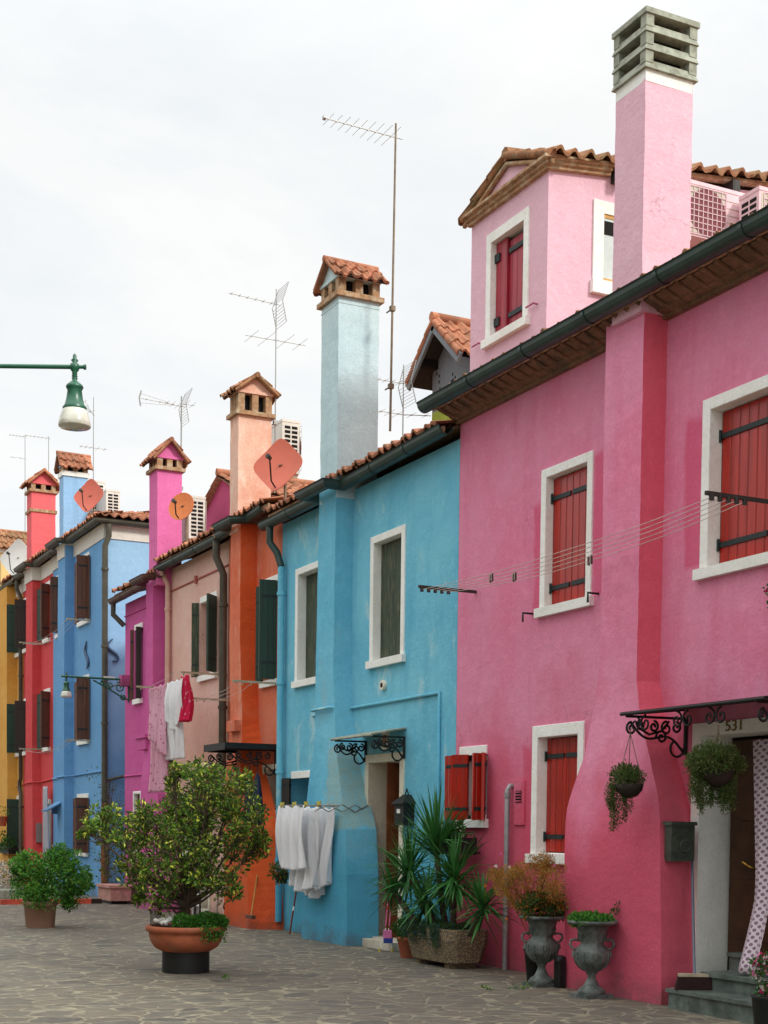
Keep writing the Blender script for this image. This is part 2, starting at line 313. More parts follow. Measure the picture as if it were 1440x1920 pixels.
def wall_house(root, X0, X1, ztop, mat, holes=(), depth=8.0, ridge=1.15, name='wall', eps=.003, side=None):
    b = MB(); x0, x1 = X0+eps, X1-eps
    hs = [(max(h[0], x0), min(h[1], x1), h[2], h[3]) for h in holes]
    xs = sorted({x0, x1, *[h[0] for h in hs], *[h[1] for h in hs]}); zs = sorted({0, ztop, *[h[2] for h in hs], *[h[3] for h in hs]})
    for i in range(len(xs)-1):
        for j in range(len(zs)-1):
            cx, cz = (xs[i]+xs[i+1])/2, (zs[j]+zs[j+1])/2
            if any(h[0] < cx < h[1] and h[2] < cz < h[3] for h in hs): continue
            b.face([(xs[i], 0, zs[j]), (xs[i+1], 0, zs[j]), (xs[i+1], 0, zs[j+1]), (xs[i], 0, zs[j+1])])
    for h in hs:                                     # reveals and a dark room behind each opening
        a, c, d, e = h; D = .32
        b.face([(a, 0, d), (a, 0, e), (a, D, e), (a, D, d)]); b.face([(c, 0, d), (c, D, d), (c, D, e), (c, 0, e)])
        b.face([(a, 0, e), (c, 0, e), (c, D, e), (a, D, e)]); b.face([(a, 0, d), (a, D, d), (c, D, d), (c, 0, d)])
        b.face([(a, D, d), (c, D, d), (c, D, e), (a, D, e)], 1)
    yb = depth
    for x in (x0, x1):
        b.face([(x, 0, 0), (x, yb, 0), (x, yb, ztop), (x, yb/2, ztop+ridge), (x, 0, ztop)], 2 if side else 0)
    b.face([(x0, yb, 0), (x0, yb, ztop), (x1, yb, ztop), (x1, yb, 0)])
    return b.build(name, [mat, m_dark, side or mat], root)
def roof(root, X0, X1, z, y0=-.2, depth=8.0, rise=1.15, mat=None, seed=0, keep=None, name='roof', back=True):
    b = MB(); L = math.hypot(depth/2-y0, rise+.02)
    zr = z+.03+rise
    tiles(b, (X0, y0, z+.03), (1, 0, 0), (0, depth/2-y0, rise), X1-X0, L, seed=seed, keep=keep)
    b.face([(X0, y0+.03, z+.0), (X1, y0+.03, z+.0), (X1, depth/2, zr-.03), (X0, depth/2, zr-.03)], 1)
    b.box(X0, X1, y0+.02, y0+.05, z-.04, z+.03, 1)
    if back: b.face([(X0, depth/2, zr+.03), (X1, depth/2, zr+.03), (X1, depth+.2, z), (X0, depth+.2, z)], 0)
    return b.build(name, [mat or m_tile, m_brick], root)
def window(root, X0, X1, Z0, Z1, fw=.1, closed=None, depth=.11, sill=True, frame=m_white, leaves=(), glass=False, Y=0.0, lintel=False, hinges=True, name='window', door=False, sillx=.04, fwt=None):
    """surround X0..X1 x Z0..Z1 (outer). Returns the window part; shutters are its sub-parts"""
    fwt = fwt or fw
    b = MB()
    if not lintel:
        b.box(X0, X0+fw, Y-.02, Y+depth+.02, Z0, Z1); b.box(X1-fw, X1, Y-.02, Y+depth+.02, Z0, Z1); b.box(X0+fw, X1-fw, Y-.02, Y+depth+.02, Z1-fwt, Z1)
    else: b.box(X0, X1, Y-.02, Y+.1, Z1, Z1+.1)
    if not door and not lintel: b.box(X0+(0 if lintel else fw), X1-(0 if lintel else fw), Y-.001, Y+depth+.02, Z0-.002, Z0+.015)
    w = b.build('window_frame' if not door else 'door_frame', frame, root) if False else b.build(name, frame, root)
    bv = w['ob'].modifiers.new('worn_edge', 'BEVEL'); bv.width = .007; bv.segments = 2; bv.limit_method = 'ANGLE'
    if sill and not door:
        s = MB(); s.box(X0-sillx, X1+sillx, Y-.055, Y+.02, Z0-.09, Z0); s.build('sill', frame, w)
    xi0, xi1, zi0, zi1 = (X0+fw, X1-fw, Z0+.015, Z1-fwt) if not lintel else (X0, X1, Z0, Z1)
    if closed:
        xm = (xi0+xi1)/2
        for (p, q) in ((xi0+.004, xm-.003), (xm+.003, xi1-.004)):
            s = MB(); s.box(p, q, Y+depth-.03, Y+depth, zi0+.01, zi1-.01, 0)
            if hinges:
                h = zi1-zi0
                for zz in (zi0+h*.14, zi0+h*.84):
                    s.box(p, q-.03 if p < xm-.01 else q, Y+depth-.045, Y+depth-.029, zz-.022, zz+.022, 1)
                    s.tube([(p if p < xm-.01 else q, Y+depth-.05, zz-.05), (p if p < xm-.01 else q, Y+depth-.05, zz+.05)], .014, 6, 1)
            s.build('shutter', [closed, m_hinge], w)
    if glass:
        s = MB(); s.box(xi0, xi1, Y+depth+.0, Y+depth+.02, zi0, zi1, 0)
        for (p, q) in ((xi0, xi0+.05), ((xi0+xi1)/2-.03, (xi0+xi1)/2+.03), (xi1-.05, xi1)): s.box(p, q, Y+depth-.03, Y+depth-.004, zi0, zi1, 1)
        s.box(xi0, xi1, Y+depth-.03, Y+depth-.004, zi1-.05, zi1, 1); s.box(xi0, xi1, Y+depth-.03, Y+depth-.004, zi0, zi0+.05, 1); s.build('pane', [m_glass, m_white], w)
    for (hx, ang, wd, mt) in leaves:                 # open shutters: hinge x, angle from the wall, width
        s = MB(); a = math.radians(ang); d = Vector((math.cos(a), -math.sin(a), 0)); n = Vector((math.sin(a), math.cos(a), 0))
        c = Vector((hx, Y-.03, (Z0+Z1)/2)) + d*wd/2; s.obox(c, d*wd/2, n*.016, Vector((0, 0, (Z1-Z0)/2+.01)), 0)
        for zz in (.16, .84): s.obox(Vector((hx, Y-.03, lerp(Z0, Z1, zz))) + d*wd*.45, d*wd*.45, n*.02, Vector((0, 0, .018)), 1)
        s.build('shutter', [mt, m_hinge], w)
    return w
def doorway(root, X0, X1, Z1, fw, leafmat_, depth=.3, Z0=.1, frame=m_cream, open_in=True, name='door'):
    b = MB(); b.box(X0, X0+fw, -.02, depth+.01, 0, Z1); b.box(X1-fw, X1, -.02, depth+.01, 0, Z1); b.box(X0+fw, X1-fw, -.02, depth+.01, Z1-fw, Z1); b.box(X0+fw, X1-fw, -.05, depth, 0, Z0)
    w = b.build(name, frame, root)
    s = MB(); s.box(X0+fw, X1-fw, depth-.06, depth-.01, Z0, Z1-fw, 0)
    for k in range(2):
        for j in range(3):
            xa = lerp(X0+fw, X1-fw, k/2)+.06; xb = lerp(X0+fw, X1-fw, (k+1)/2)-.06; za = lerp(Z0, Z1-fw, j/3)+.07; zb = lerp(Z0, Z1-fw, (j+1)/3)-.07
            s.box(xa, xb, depth-.075, depth-.058, za, zb, 0)
    s.tube([(X1-fw-.08, depth-.1, 1.05), (X1-fw-.2, depth-.1, 1.05)], .012, 6, 1); s.build('door_leaf', [leafmat_, m_alu], w)
    return w
def stack(root, X0, X1, y0, y1, z0, z1, mat, name='chimney', bands=()):
    b = MB(); rows = []; n = max(6, int((z1-z0)/.16)); jj = [[0]*4 for _ in range(2)]
    for i in range(n+1):
        z = lerp(z0, z1, i/n); j = lambda: R.uniform(-.0035, .0035); rows.append([(X0+j(), y0+j(), z), (X1+j(), y0+j(), z), (X1+j(), y1+j(), z), (X0+j(), y1+j(), z)])
    b.grid(rows, 0, False, True); b.face(rows[-1]); b.face(rows[0][::-1])
    for (z, h, o, mi) in bands: b.box(X0-o, X1+o, y0-o, y1+o, z, z+h, mi)
    return b.build(name, [mat, m_brick, m_white], root)
def gable_cap(ch, X0, X1, y0, y1, z, ridge, mat, open_h=.16, rise=.3, over=.1, slab=True, tm=None, gmat=None, posts=3, oldtop=True):
    b = MB(); o = .05
    if slab: b.box(X0-o, X1+o, y0-o, y1+o, z, z+.06, 1)
    else: b.box(X0-.03, X1+.03, y0-.03, y1+.03, z, z+.1, 2)
    zb = z+(.06 if slab else .1); zt = zb+open_h
    b.box(X0+.1, X1-.1, y0+.1, y1-.1, zb, zt+.05, 3)
    for i in range(posts):
        for j in range(posts):
            if 0 < i < posts-1 and 0 < j < posts-1: continue
            cx, cy = lerp(X0+.045, X1-.045, i/(posts-1)), lerp(y0+.045, y1-.045, j/(posts-1)); b.box(cx-.05, cx+.05, cy-.05, cy+.05, zb, zt, 1)
    b.box(X0-.02, X1+.02, y0-.02, y1+.02, zt, zt+.04, 0)
    zt += .04; xm, ym = (X0+X1)/2, (y0+y1)/2
    if ridge == 'Y':
        for y in (y0, y1): b.face([(X0, y, zt), (X1, y, zt), (xm, y, zt+rise)], 0)
        hw, ln, c0 = (X1-X0)/2+over, (y1-y0)+2*over, 0
        dz = rise*(1+over/((X1-X0)/2)); L = math.hypot(hw, dz)
        tiles(b, (X1+over, y0-over, zt+rise-dz), (0, 1, 0), (-hw, 0, dz), ln, L, (.135), .2, 4, amp=.028, seed=3)
        tiles(b, (X0-over, y1+over, zt+rise-dz), (0, -1, 0), (hw, 0, dz), ln, L, (.135), .2, 4, amp=.028, seed=4)
        for s in (X0-over, X1+over): b.face([(s, y0-over, zt+rise-dz), (s, y1+over, zt+rise-dz), (xm, y1+over, zt+rise), (xm, y0-over, zt+rise)], 4)
        b.tube([(xm, y0-over-.03, zt+rise+.03), (xm, y1+over+.03, zt+rise+.02)], .042, 8, 4)
        for y in (y0-over, y1+over):
            for s in (X0-over, X1+over): b.tube([(s, y, zt+rise-dz+.02), (xm, y, zt+rise+.02)], .026, 6, 4)
    else:
        for x in (X0, X1): b.face([(x, y0, zt), (x, y1, zt), (x, ym, zt+rise)], 0)
        hw, ln = (y1-y0)/2+over, (X1-X0)+2*over
        dz = rise*(1+over/((y1-y0)/2)); L = math.hypot(hw, dz)
        tiles(b, (X0-over, y0-over, zt+rise-dz), (1, 0, 0), (0, hw, dz), ln, L, (.135), .2, 4, amp=.028, seed=5)
        tiles(b, (X1+over, y1+over, zt+rise-dz), (-1, 0, 0), (0, -hw, dz), ln, L, (.135), .2, 4, amp=.028, seed=6)
        for s in (y0-over, y1+over): b.face([(X0-over, s, zt+rise-dz), (X1+over, s, zt+rise-dz), (X1+over, ym, zt+rise), (X0-over, ym, zt+rise)], 4)
        b.tube([(X0-over-.03, ym, zt+rise+.03), (X1+over+.03, ym, zt+rise+.02)], .042, 8, 4)
        for x in (X0-over, X1+over):
            for s in (y0-over, y1+over): b.tube([(x, s, zt+rise-dz+.02), (x, ym, zt+rise+.02)], .026, 6, 4)
    return b.build('chimney_cap', [gmat or mat, m_brick, m_white, m_dark, tm or m_tile], ch)
def breast(root, mat, Yf, left, right, ztop, zs, name='chimney_breast', wallY=.02, ex=(), smat=None):
    """left/right: pixel samples (px,py) of the two front edges, Yf(z): front plane"""
    def conv(L):
        out = []
        for px, py in L:
            z = 3.0
            for _ in range(6): p = at(px, py, Yf(z)); z = p.z
            out.append((z, p.x))
        return sorted(out)
    l, r = conv(left), conv(right); b = MB(); rows = []
    zs = [ztop*i/int(ztop/.11) for i in range(int(ztop/.11)+1)]
    for z in zs:
        j = lambda: R.uniform(-.003, .003); xl, xr, y = interp(l, z)+j(), interp(r, z)+j(), Yf(z)+j()*.6; s = interp(ex, z) if ex else 0
        rows.append([(xl-.0, wallY, z), (xl, y, z), (xr, y, z), (xr+s, wallY, z)])
    for i in range(len(rows)-1):
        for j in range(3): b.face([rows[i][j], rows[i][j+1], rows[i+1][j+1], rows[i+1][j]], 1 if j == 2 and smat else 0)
    b.face(rows[-1]); return b.build(name, [mat, smat or mat], root), l, r
def spiral(c, r0_, r1_, a0, turns, n=18):
    return [(c[0]+lerp(r0_, r1_, i/n)*math.cos(a0+turns*2*math.pi*i/n), c[1]+lerp(r0_, r1_, i/n)*math.sin(a0+turns*2*math.pi*i/n)) for i in range(n+1)]
def bracket(canopy, X, zt, L, H=.3, r=.011, back=True):
    """wrought iron scroll bracket in the plane x = X; wall at y=0, tip at y=-L"""
    b = MB()
    def P(pts, rr=r): b.tube([(X, -u, v) for u, v in pts], rr, 6)
    P([(0, zt), (L, zt-.005)], r*1.1); P([(.012, zt), (.012, zt-H*1.15)], r*1.6)
    S_ = [(.03+ (L*.93-.03)*t, zt-H*(1-t)**1.0*.9 - .05 + .06*math.sin(t*2*math.pi)) for t in [i/20 for i in range(21)]]
    P(S_)
    P([(.03+.07+.07*math.cos(q), zt-H*.95+.0+.07*math.sin(q)) for q in [math.pi*.3 - i*.35 for i in range(13)]])
    e = S_[-1]; P(spiral((e[0]-.01, e[1]-.055), .055, .012, math.pi/2, -1.4))
    for u, k, rad in ((.34, -1, .06), (.55, 1, .05), (.18, 1, .05), (.76, -1, .045)):
        P(spiral((L*u, zt-.03-rad), rad, .012, math.pi/2, 1.3*k))
    P([(L*.3, zt-.03), (L*.42, zt-H*.42), (L*.62, zt-H*.55), (L*.8, zt-H*.35)]); P(spiral((L*.42, zt-H*.62), .06, .01, 0, 1.5))
    return b.build('bracket', m_black, canopy)
# ================================================================ PINK HOUSE
PK = (227, 147, 176); m_pink = plaster('pink_plaster', PK, (224, 108, 144), .7, .6, .55, low=((204, 78, 100), 2.9, .9), boxes=((212, 84, 118), [(1.53, 1.72, 3.55, 4.75), (2.56, 3.0, 3.6, 5.0), (3.92, 4.22, 3.65, 4.98), (1.38, 1.62, .7, 2.35)]))
m_deepblue = plaster('deep_sky_blue', (84, 166, 198), (60, 148, 186), .6, .7, .4); m_deepor = plaster('deep_orange', (226, 98, 50), (210, 84, 50), .6, .7, .4, blot=((222, 130, 90), .3))  # deeper copies for breast sides, bounced light put into the colour
m_pinkd = plaster('deep_pink_plaster', (230, 106, 126), (216, 86, 108), .4, .6, .3); m_pinkp = plaster('faded_pink_plaster', (228, 186, 200), (222, 172, 188), .5, .6, .3, speck=.06)  # deep pink carries the light bounced onto the breast side in its colour
X0, X1 = -13.97, -4.6
pink = thing('house', (X0, 0, 0), 'large pink house with red shutters, green gutter and open door numbered 531', 'house')
wall_house(pink, X0, X1, 5.95, m_pink, [(-12.27, -11.4, 3.66, 5.0), (-9.77, -8.35, 3.66, 5.04), (-12.36, -11.47, 1.22, 2.48), (-13.86, -13.28, 1.56, 2.25), (-9.81, -8.45, .0, 2.35), (-7, -6, 3.66, 5.0), (-7, -6, 1.2, 2.48)])
window(pink, -12.28, -11.39, 3.65, 5.01, .09, m_sh_red, .1)
window(pink, -9.79, -8.33, 3.65, 5.05, .1, m_sh_red, .14, name='window')
window(pink, -12.37, -11.46, 1.21, 2.49, .1, m_sh_red, .13, fwt=.12); window(pink, -7.01, -5.99, 3.65, 5.01, .09, m_sh_red, .1); window(pink, -7.01, -5.99, 1.2, 2.49, .09, m_sh_red, .1)
sw = window(pink, -13.86, -13.28, 1.56, 2.25, .03, None, .14, glass=True, lintel=True, frame=m_white, leaves=[(-13.86, 172, .22, m_sh_red), (-13.64, 150, .2, m_sh_red), (-13.28, 38, .15, m_sh_red), (-13.3, 95, .13, m_sh_red)])
stays = MB()                                        # iron shutter stays beside the windows
for x, z in ((-12.42, 3.62), (-11.28, 3.66), (-14.03, 1.4)): stays = MB(); stays.tube([(x, 0, z), (x, -.12, z), (x, -.12, z-.09)], .012, 6); stays.build('shutter_stay', m_black, pink)
pd = MB(); pd.box(-9.83, -9.72, -.02, .34, 0, 2.36); pd.box(-8.5, -8.4, -.02, .34, 0, 2.36); pd.box(-9.72, -8.5, -.02, .34, 2.25, 2.36)
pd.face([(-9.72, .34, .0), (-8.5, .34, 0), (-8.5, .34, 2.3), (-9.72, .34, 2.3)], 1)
pdoor = pd.build('door', [m_white, m_dark], pink)
b = MB(); b.box(-9.66, -8.9, .27, .32, .42, 2.22)
for z0_, z1_ in ((.55, 1.05), (1.15, 1.45), (1.55, 2.1)): b.box(-9.58, -9.3, .255, .272, z0_, z1_); b.box(-9.26, -8.98, .255, .272, z0_, z1_)
b.tube([(-9.3, .25, 1.15), (-9.3, .19, 1.16), (-9.4, .19, 1.2)], .012, 6, 1); b.build('door_leaf', [simple('dark_door_wood', (70, 44, 24), .45, .4, 5), simple('brass', (190, 150, 70), .25, .1, 9, 1)], pdoor)
# number 531
def text(s, size, loc, rot, mat, parent, name, ext=.003, sx=1):
    cu = bpy.data.curves.new(name, 'FONT'); cu.body = s; cu.size = size; cu.extrude = ext; cu.align_x = 'CENTER'; cu.align_y = 'CENTER'
    o = bpy.data.objects.new(name, cu); S.collection.objects.link(o); dg = bpy.context.evaluated_depsgraph_get(); dg.update()
    me = bpy.data.meshes.new_from_object(o.evaluated_get(dg)); bpy.data.objects.remove(o)
    me.materials.clear(); me.materials.append(mat); q = bpy.data.objects.new(name, me); S.collection.objects.link(q)
    q.parent = parent['ob']; q.location = Vector(loc)-Vector(parent['o']); q.rotation_euler = rot; q.scale = (sx, 1, 1); return q
pn = at(1376, 1361, -.03)
text('531', .125, (pn.x, -.026, pn.z), (math.radians(90), 0, 0), simple('gilt_paint', (128, 104, 52), .5), pink, 'house_number', sx=1.25)
sm_ = lambda t: (lambda q: q*q*(3-2*q))(max(0, min(1, t)))
yf = lambda z: -.25-.165*sm_((2.9-z)/1.9)
bl, lL, lR = breast(pink, m_pink, yf, [(1137, 590), (1125, 1250), (1117, 1300), (1106, 1365), (1093, 1426), (1080, 1462), (1072, 1484), (1065, 1505), (1061, 1526), (1059, 1600), (1060, 1850)],
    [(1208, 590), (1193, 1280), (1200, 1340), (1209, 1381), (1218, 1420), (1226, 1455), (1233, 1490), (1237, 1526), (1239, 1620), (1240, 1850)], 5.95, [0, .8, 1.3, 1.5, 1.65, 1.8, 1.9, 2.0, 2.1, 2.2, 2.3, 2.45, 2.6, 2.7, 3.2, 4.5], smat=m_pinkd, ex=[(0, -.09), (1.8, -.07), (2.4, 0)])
tag(bl)
# eave: stepped terracotta cornice, gutter, roof
b = MB(); b.sweep([(X0, 0, 5.78), (X1, 0, 5.78)], [(0, .09), (.06, .09), (.06, .12), (.14, .14), (.14, .15), (.28, .2), (.28, .24), (0, .24)], 0)
for i in range(int((X1-X0)/.17)):
    x = X0+.08+i*.17; b.tube([(x, -.07, 5.915), (x, -.2, 5.94), (x, -.32, 5.985)], .026, 6, 0)
b.build('cornice', [simple('cornice_brick', (132, 102, 78), .9, .35, 9, bump=.6, dirt=(96, 88, 70)), m_tileold], pink)
gz = at(1120, 578, -.42).z
gutter(pink, [(X0-.1, -.4, gz), (X1, -.4, gz)], m_gutter, .088)
downpipe(pink, [(-8.25, -.4, gz-.08), (-8.25, -.4, gz-.25), (-8.25, -.08, gz-.55), (-8.25, -.08, 3)], m_gutter, .05)
roof(pink, X0-.02, X1, 6.02, -.36, mat=m_tileold, seed=11)
# chimney with louvred stone cap
A = at(1153, 300, -.3).x; B = at(1208, 300, -.3).x
ch = stack(pink, A, B, -.3, .2, 5.9, 7.95, m_pinkp, bands=[(7.82, .12, .002, 2)])
b = MB(); zt = 7.92
for k in range(3):
    z = zt+k*.15
    for s0, s1, zz0, zz1 in ((.032, .006, z, z+.075),):
        rows = [[(A-s0, -.3-s0, zz0), (B+s0, -.3-s0, zz0), (B+s0, .2+s0, zz0), (A-s0, .2+s0, zz0)], [(A-s1, -.3-s1, zz1), (B+s1, -.3-s1, zz1), (B+s1, .2+s1, zz1), (A-s1, .2+s1, zz1)],
                [(A+.03, -.27, zz1), (B-.03, -.27, zz1), (B-.03, .17, zz1), (A+.03, .17, zz1)]]
        b.grid(rows, 0, False, True); b.face([(A-s0, -.3-s0, zz0), (A-s0, .2+s0, zz0), (B+s0, .2+s0, zz0), (B+s0, -.3-s0, zz0)], 0)
    for cx in (A+.02, B-.02):
        for cy in (-.28, .18): b.box(cx-.04, cx+.04, cy-.04, cy+.04, z+.05, z+.155, 0)
b.box(A+.08, B-.08, -.22, .12, zt, zt+.44, 1); b.box(A-.035, B+.035, -.335, .235, zt+.45, zt+.495, 0); b.build('chimney_cap', [m_stone, m_dark], ch)
b = MB(); b.box(A-.08, B+.1, -.33, .26, 6.05, 6.12, 0)
for i in range(5): b.obox((B+.06, -.2+i*.11, 6.15+.02*R.random()), (.09, 0, -.02), (0, .05, .01), (0, 0, .02), 0)
b.build('flashing', m_cream, ch)
# dormer
DX0, DX1, DY, DZ = -14.66, -13.05, .5, 8.36
dm = MB(); DE = 8.0
hx0, hx1, hz0, hz1 = -14.29, -13.4, 6.94, 8.1
for (a, c, d, e) in ((DX0, hx0, 6.0, DZ), (hx1, DX1, 6.0, DZ), (hx0, hx1, 6.0, hz0), (hx0, hx1, hz1, DZ)): dm.face([(a, DY, d), (c, DY, d), (c, DY, e), (a, DY, e)])
apx = (DX0+DX1)/2
dm.face([(DX0, DY, DZ), (DX1, DY, DZ), (apx, DY, DZ+.36)]); dm.face([(hx0, DY+.3, hz0), (hx1, DY+.3, hz0), (hx1, DY+.3, hz1), (hx0, DY+.3, hz1)], 1)
DZB = DZ+.115*(DE-DY); dm.face([(DX1, DY, 6), (DX1, DE, 6), (DX1, DE, DZB), (DX1, DY, DZ)]); dm.face([(DX0, DY, 6), (DX0, DY, DZ), (DX0, DE, DZB), (DX0, DE, 6)]); dm.face([(DX0, DE, 6), (DX1, DE, 6), (DX1, DE, DZB), (apx, DE, DZB+.3), (DX0, DE, DZB)])
dor = dm.build('dormer', [m_pinkp, m_dark], pink)
dw = MB(); dw.box(hx0, hx0+.1, DY-.02, DY+.14, hz0, hz1); dw.box(hx1-.1, hx1, DY-.02, DY+.14, hz0, hz1); dw.box(hx0+.1, hx1-.1, DY-.02, DY+.14, hz1-.11, hz1); dw.box(hx0-.03, hx1+.03, DY-.06, DY+.1, hz0-.09, hz0)
dw.box(hx0+.2, hx1-.1, DY+.08, DY+.11, hz0, hz1-.16, 1); dw.box(hx0+.11, hx0+.34, DY+.05, DY+.075, hz0, hz1-.12, 1)
for zz in (hz0+.16, hz0+.86): dw.box(hx0+.36, hx1-.1, DY+.06, DY+.079, zz, zz+.05, 2); dw.box(hx0+.1, hx0+.2, DY+.03, DY+.05, zz-.03, zz+.06, 2)
for x, z in ((hx0-.14, hz0), (hx1+.12, hz0+.08)): dw.tube([(x-.1, DY-.05, z), (x+.05, DY-.05, z), (x+.05, DY+.01, z)], .011, 5, 3)
dw.build('dormer_window', [m_white, m_sh_red2, m_hinge, simple('pink_iron', (190, 110, 130), .6)], dor)
dw = MB(); y0_, y1_, z0_, z1_ = 1.06, 1.75, 7.27, 8.15
dw.box(DX1-.005, DX1+.025, y0_, y0_+.13, z0_, z1_); dw.box(DX1-.005, DX1+.025, y1_-.13, y1_, z0_, z1_); dw.box(DX1-.005, DX1+.025, y0_+.13, y1_-.13, z1_-.13, z1_); dw.box(DX1-.005, DX1+.06, y0_-.02, y1_+.02, z0_-.1, z0_+.04)
dw.box(DX1-.004, DX1+.008, y0_+.13, y1_-.13, z0_+.04, z1_-.13, 1); dw.box(DX1-.002, DX1+.014, y0_+.13, y1_-.13, z1_-.34, z1_-.2, 2); dw.box(DX1-.002, DX1+.014, y0_+.13, y1_-.13, z1_-.17, z1_-.13, 3); dw.box(DX1-.002, DX1+.016, y0_+.13, y1_-.13, z0_+.04, z0_+.08, 3)
dw.build('dormer_window', [m_white, simple('frosted_blind', (196, 206, 204), .5, .1), m_dark, simple('ochre_blind', (196, 150, 80), .6)], dor)
dr = MB(); OV = .13; rs = .28*(1+OV/((DX1-DX0)/2)); hw = (DX1-DX0)/2+OV; LL = math.hypot(hw, rs)
ez = DZ+.11
tiles(dr, (DX1+OV, DY-.04, ez+.28-rs), (0, 1, 0), (-hw, 0, rs), 7.4, LL, .2, .33, 0, amp=.045, seed=21)
tiles(dr, (DX0-OV, DY+7.3, ez+.28-rs), (0, -1, 0), (hw, 0, rs), 7.4, LL, .2, .33, 0, amp=.045, seed=22)
for s in (DX0-OV, DX1+OV): dr.face([(s, DY-.04, ez+.27-rs), (s, DY+7.3, ez+.27-rs), (apx, DY+7.3, ez+.27), (apx, DY-.04, ez+.27)], 1)
dr.tube([(apx, DY-.06, ez+.34), (apx, DY+7.3, ez+.34)], .08, 8, 0)
for s in (DX0-OV, DX1+OV):
    n = 4
    for i in range(n): p = Vector((s, DY-.04, ez+.30-rs)).lerp(Vector((apx, DY-.04, ez+.33)), i/n); q = Vector((s, DY-.04, ez+.30-rs)).lerp(Vector((apx, DY-.04, ez+.33)), (i+1.12)/n); dr.tube([p+Vector((0, 0, .012)), q], [.052, .04], 8, 0)
    dr.tube([Vector((s, DY-.03, ez+.23-rs)), Vector((apx, DY-.03, ez+.24))], .028, 4, 1)
dr.sweep([(DX0-.02, DY, DZ-.03), (DX1, DY, DZ-.03), (DX1, DY+.75, DZ-.03)], [(0, 0), (.05, 0), (.05, .03), (.08, .04), (.08, .07), (.12, .08), (.12, .11), (0, .11)], 1)
dr.sweep([(DX1, DY+.75, DZ+.04), (DX1, DE, DZ+.04)], [(0, 0), (.1, 0), (.1, .04), (0, .04)], 1)
for yy in (DY+.78, DY+2.3, DY+3.8): dr.box(DX1, DX1+.16, yy, yy+.1, DZ-.1, DZ+.03, 2)
for v in dr.v: v.z += .115*max(0, v.y-DY)
dr.build('dormer_roof', [m_tileold, m_brick, m_sh_dark], dor)
# air conditioners
def make_ac(loc, label, wd=.82, dp=.32, h=.62, cas=m_acw, dead=(120, 60, 66)):
    t = thing('air_conditioner', loc, label, 'air conditioner', 'air conditioning units on the roofs'); L = Vector(loc)
    b = MB(); b.box(-dp/2, dp/2, -wd/2, wd/2, .05, h); b.box(-dp/2, dp/2, -wd/2+.05, -wd/2+.1, 0, .05); b.box(-dp/2, dp/2, wd/2-.1, wd/2-.05, 0, .05); b.box(-dp/2-.006, dp/2+.006, -wd/2-.006, wd/2+.006, h-.03, h+.01)
    for v in b.v: v += L
    b.build('casing', cas, t)
    b = MB(); c = Vector((dp/2+.004, -.1, h*.52)); n = 28; r = h*.4
    b.box(dp/2, dp/2+.003, -wd/2+.03, wd*.16, .09, h-.05, 1)
    b.face([c+Vector((.002, r*math.cos(k*2*math.pi/n), r*math.sin(k*2*math.pi/n))) for k in range(n)], 0)
    for k in range(-4, 5): b.box(dp/2+.008, dp/2+.013, c.y+k*r/4-.004, c.y+k*r/4+.004, c.z-r, c.z+r, 2); b.box(dp/2+.008, dp/2+.013, c.y-r, c.y+r, c.z+k*r/4-.004, c.z+k*r/4+.004, 2)
    for k in range(6): b.box(dp/2, dp/2+.004, wd*.2, wd*.46, h*.2+k*.075, h*.2+k*.075+.006, 1)
    for v in b.v: v += L
    b.build('fan_grille', [simple('fan_shadow', dead, .7), simple('grille_panel', (196, 188, 172), .6), cas], t)
    b = MB(); rows_ = max(4, int(h/.085))
    for i in range(rows_):
        for j in range(2):
            z0 = .1+i*(h-.16)/rows_; b.box(lerp(-dp/2+.03, dp/2-.03, j/2)+.012, lerp(-dp/2+.03, dp/2-.03, (j+1)/2)-.012, -wd/2-.003, -wd/2+.02, z0, z0+(h-.16)/rows_*.62, 0)
    for v in b.v: v += L
    b.build('side_grille', m_dark, t); return t
m_acp = simple('pink_painted_casing', (228, 196, 202), .5, .12, 6)
acp = atx(1397, 365, DX1+.36); make_ac((DX1+.2, acp.y-.41, acp.z-.62), 'pink painted air conditioner with round fan, hung on dormer wall behind the tall pink chimney', cas=m_acp)
p2 = atx(1424, 350, -12.3); make_ac((-12.46, p2.y+.41, p2.z-.62), 'pinkish air conditioner at right edge, side grille showing, above the green gutter', cas=m_acp)
# canopy over the pink door
def canopy(root, X0, X1, L, zw, zf, mats, bx, th=.018, H=.3, fascia=None, name='canopy'):
    b = MB(); n = Vector((0, zf-zw, L)).normalized()
    b.face([(X0, 0, zw), (X1, 0, zw), (X1, -L, zf), (X0, -L, zf)]); b.face([(X0, 0, zw+th), (X0, -L, zf+th), (X1, -L, zf+th), (X1, 0, zw+th)])
    for (p, q) in (((X0, 0, zw), (X0, -L, zf)), ((X0, -L, zf), (X1, -L, zf)), ((X1, -L, zf), (X1, 0, zw))):
        b.face([p, q, (q[0], q[1], q[2]+th), (p[0], p[1], p[2]+th)])
    b.tube([(X0, -L, zf), (X1, -L, zf)], .014, 6); b.tube([(X0, -L*.0, zw), (X0, -L, zf)], .012, 6)
    if fascia: b.box(X0, X1, -L-.012, -L+.012, zf-.02, zf+fascia); b.box(X0-.01, X0+.01, -L, 0, zf, zf+fascia); b.box(X1-.01, X1+.01, -L, 0, zf, zf+fascia)
    c = b.build(name, mats, root)
    for x in bx: bracket(c, x, min(zw, zf)-.01, L*.96, H)
    return c
canopy(pink, -9.97, -8.2, .66, 2.49, 2.42, m_black, (-9.93, -8.3), H=.27)
for x0 in (-9.75, -9.2, -8.8):
    for k in (-1, 1): c = MB(); c.tube([(x0+u, -.62, v) for u, v in spiral((k*.07, 2.33), .07, .012, math.pi/2, 1.3*k)], .009, 5); c.build('iron_scroll', m_black, pink)
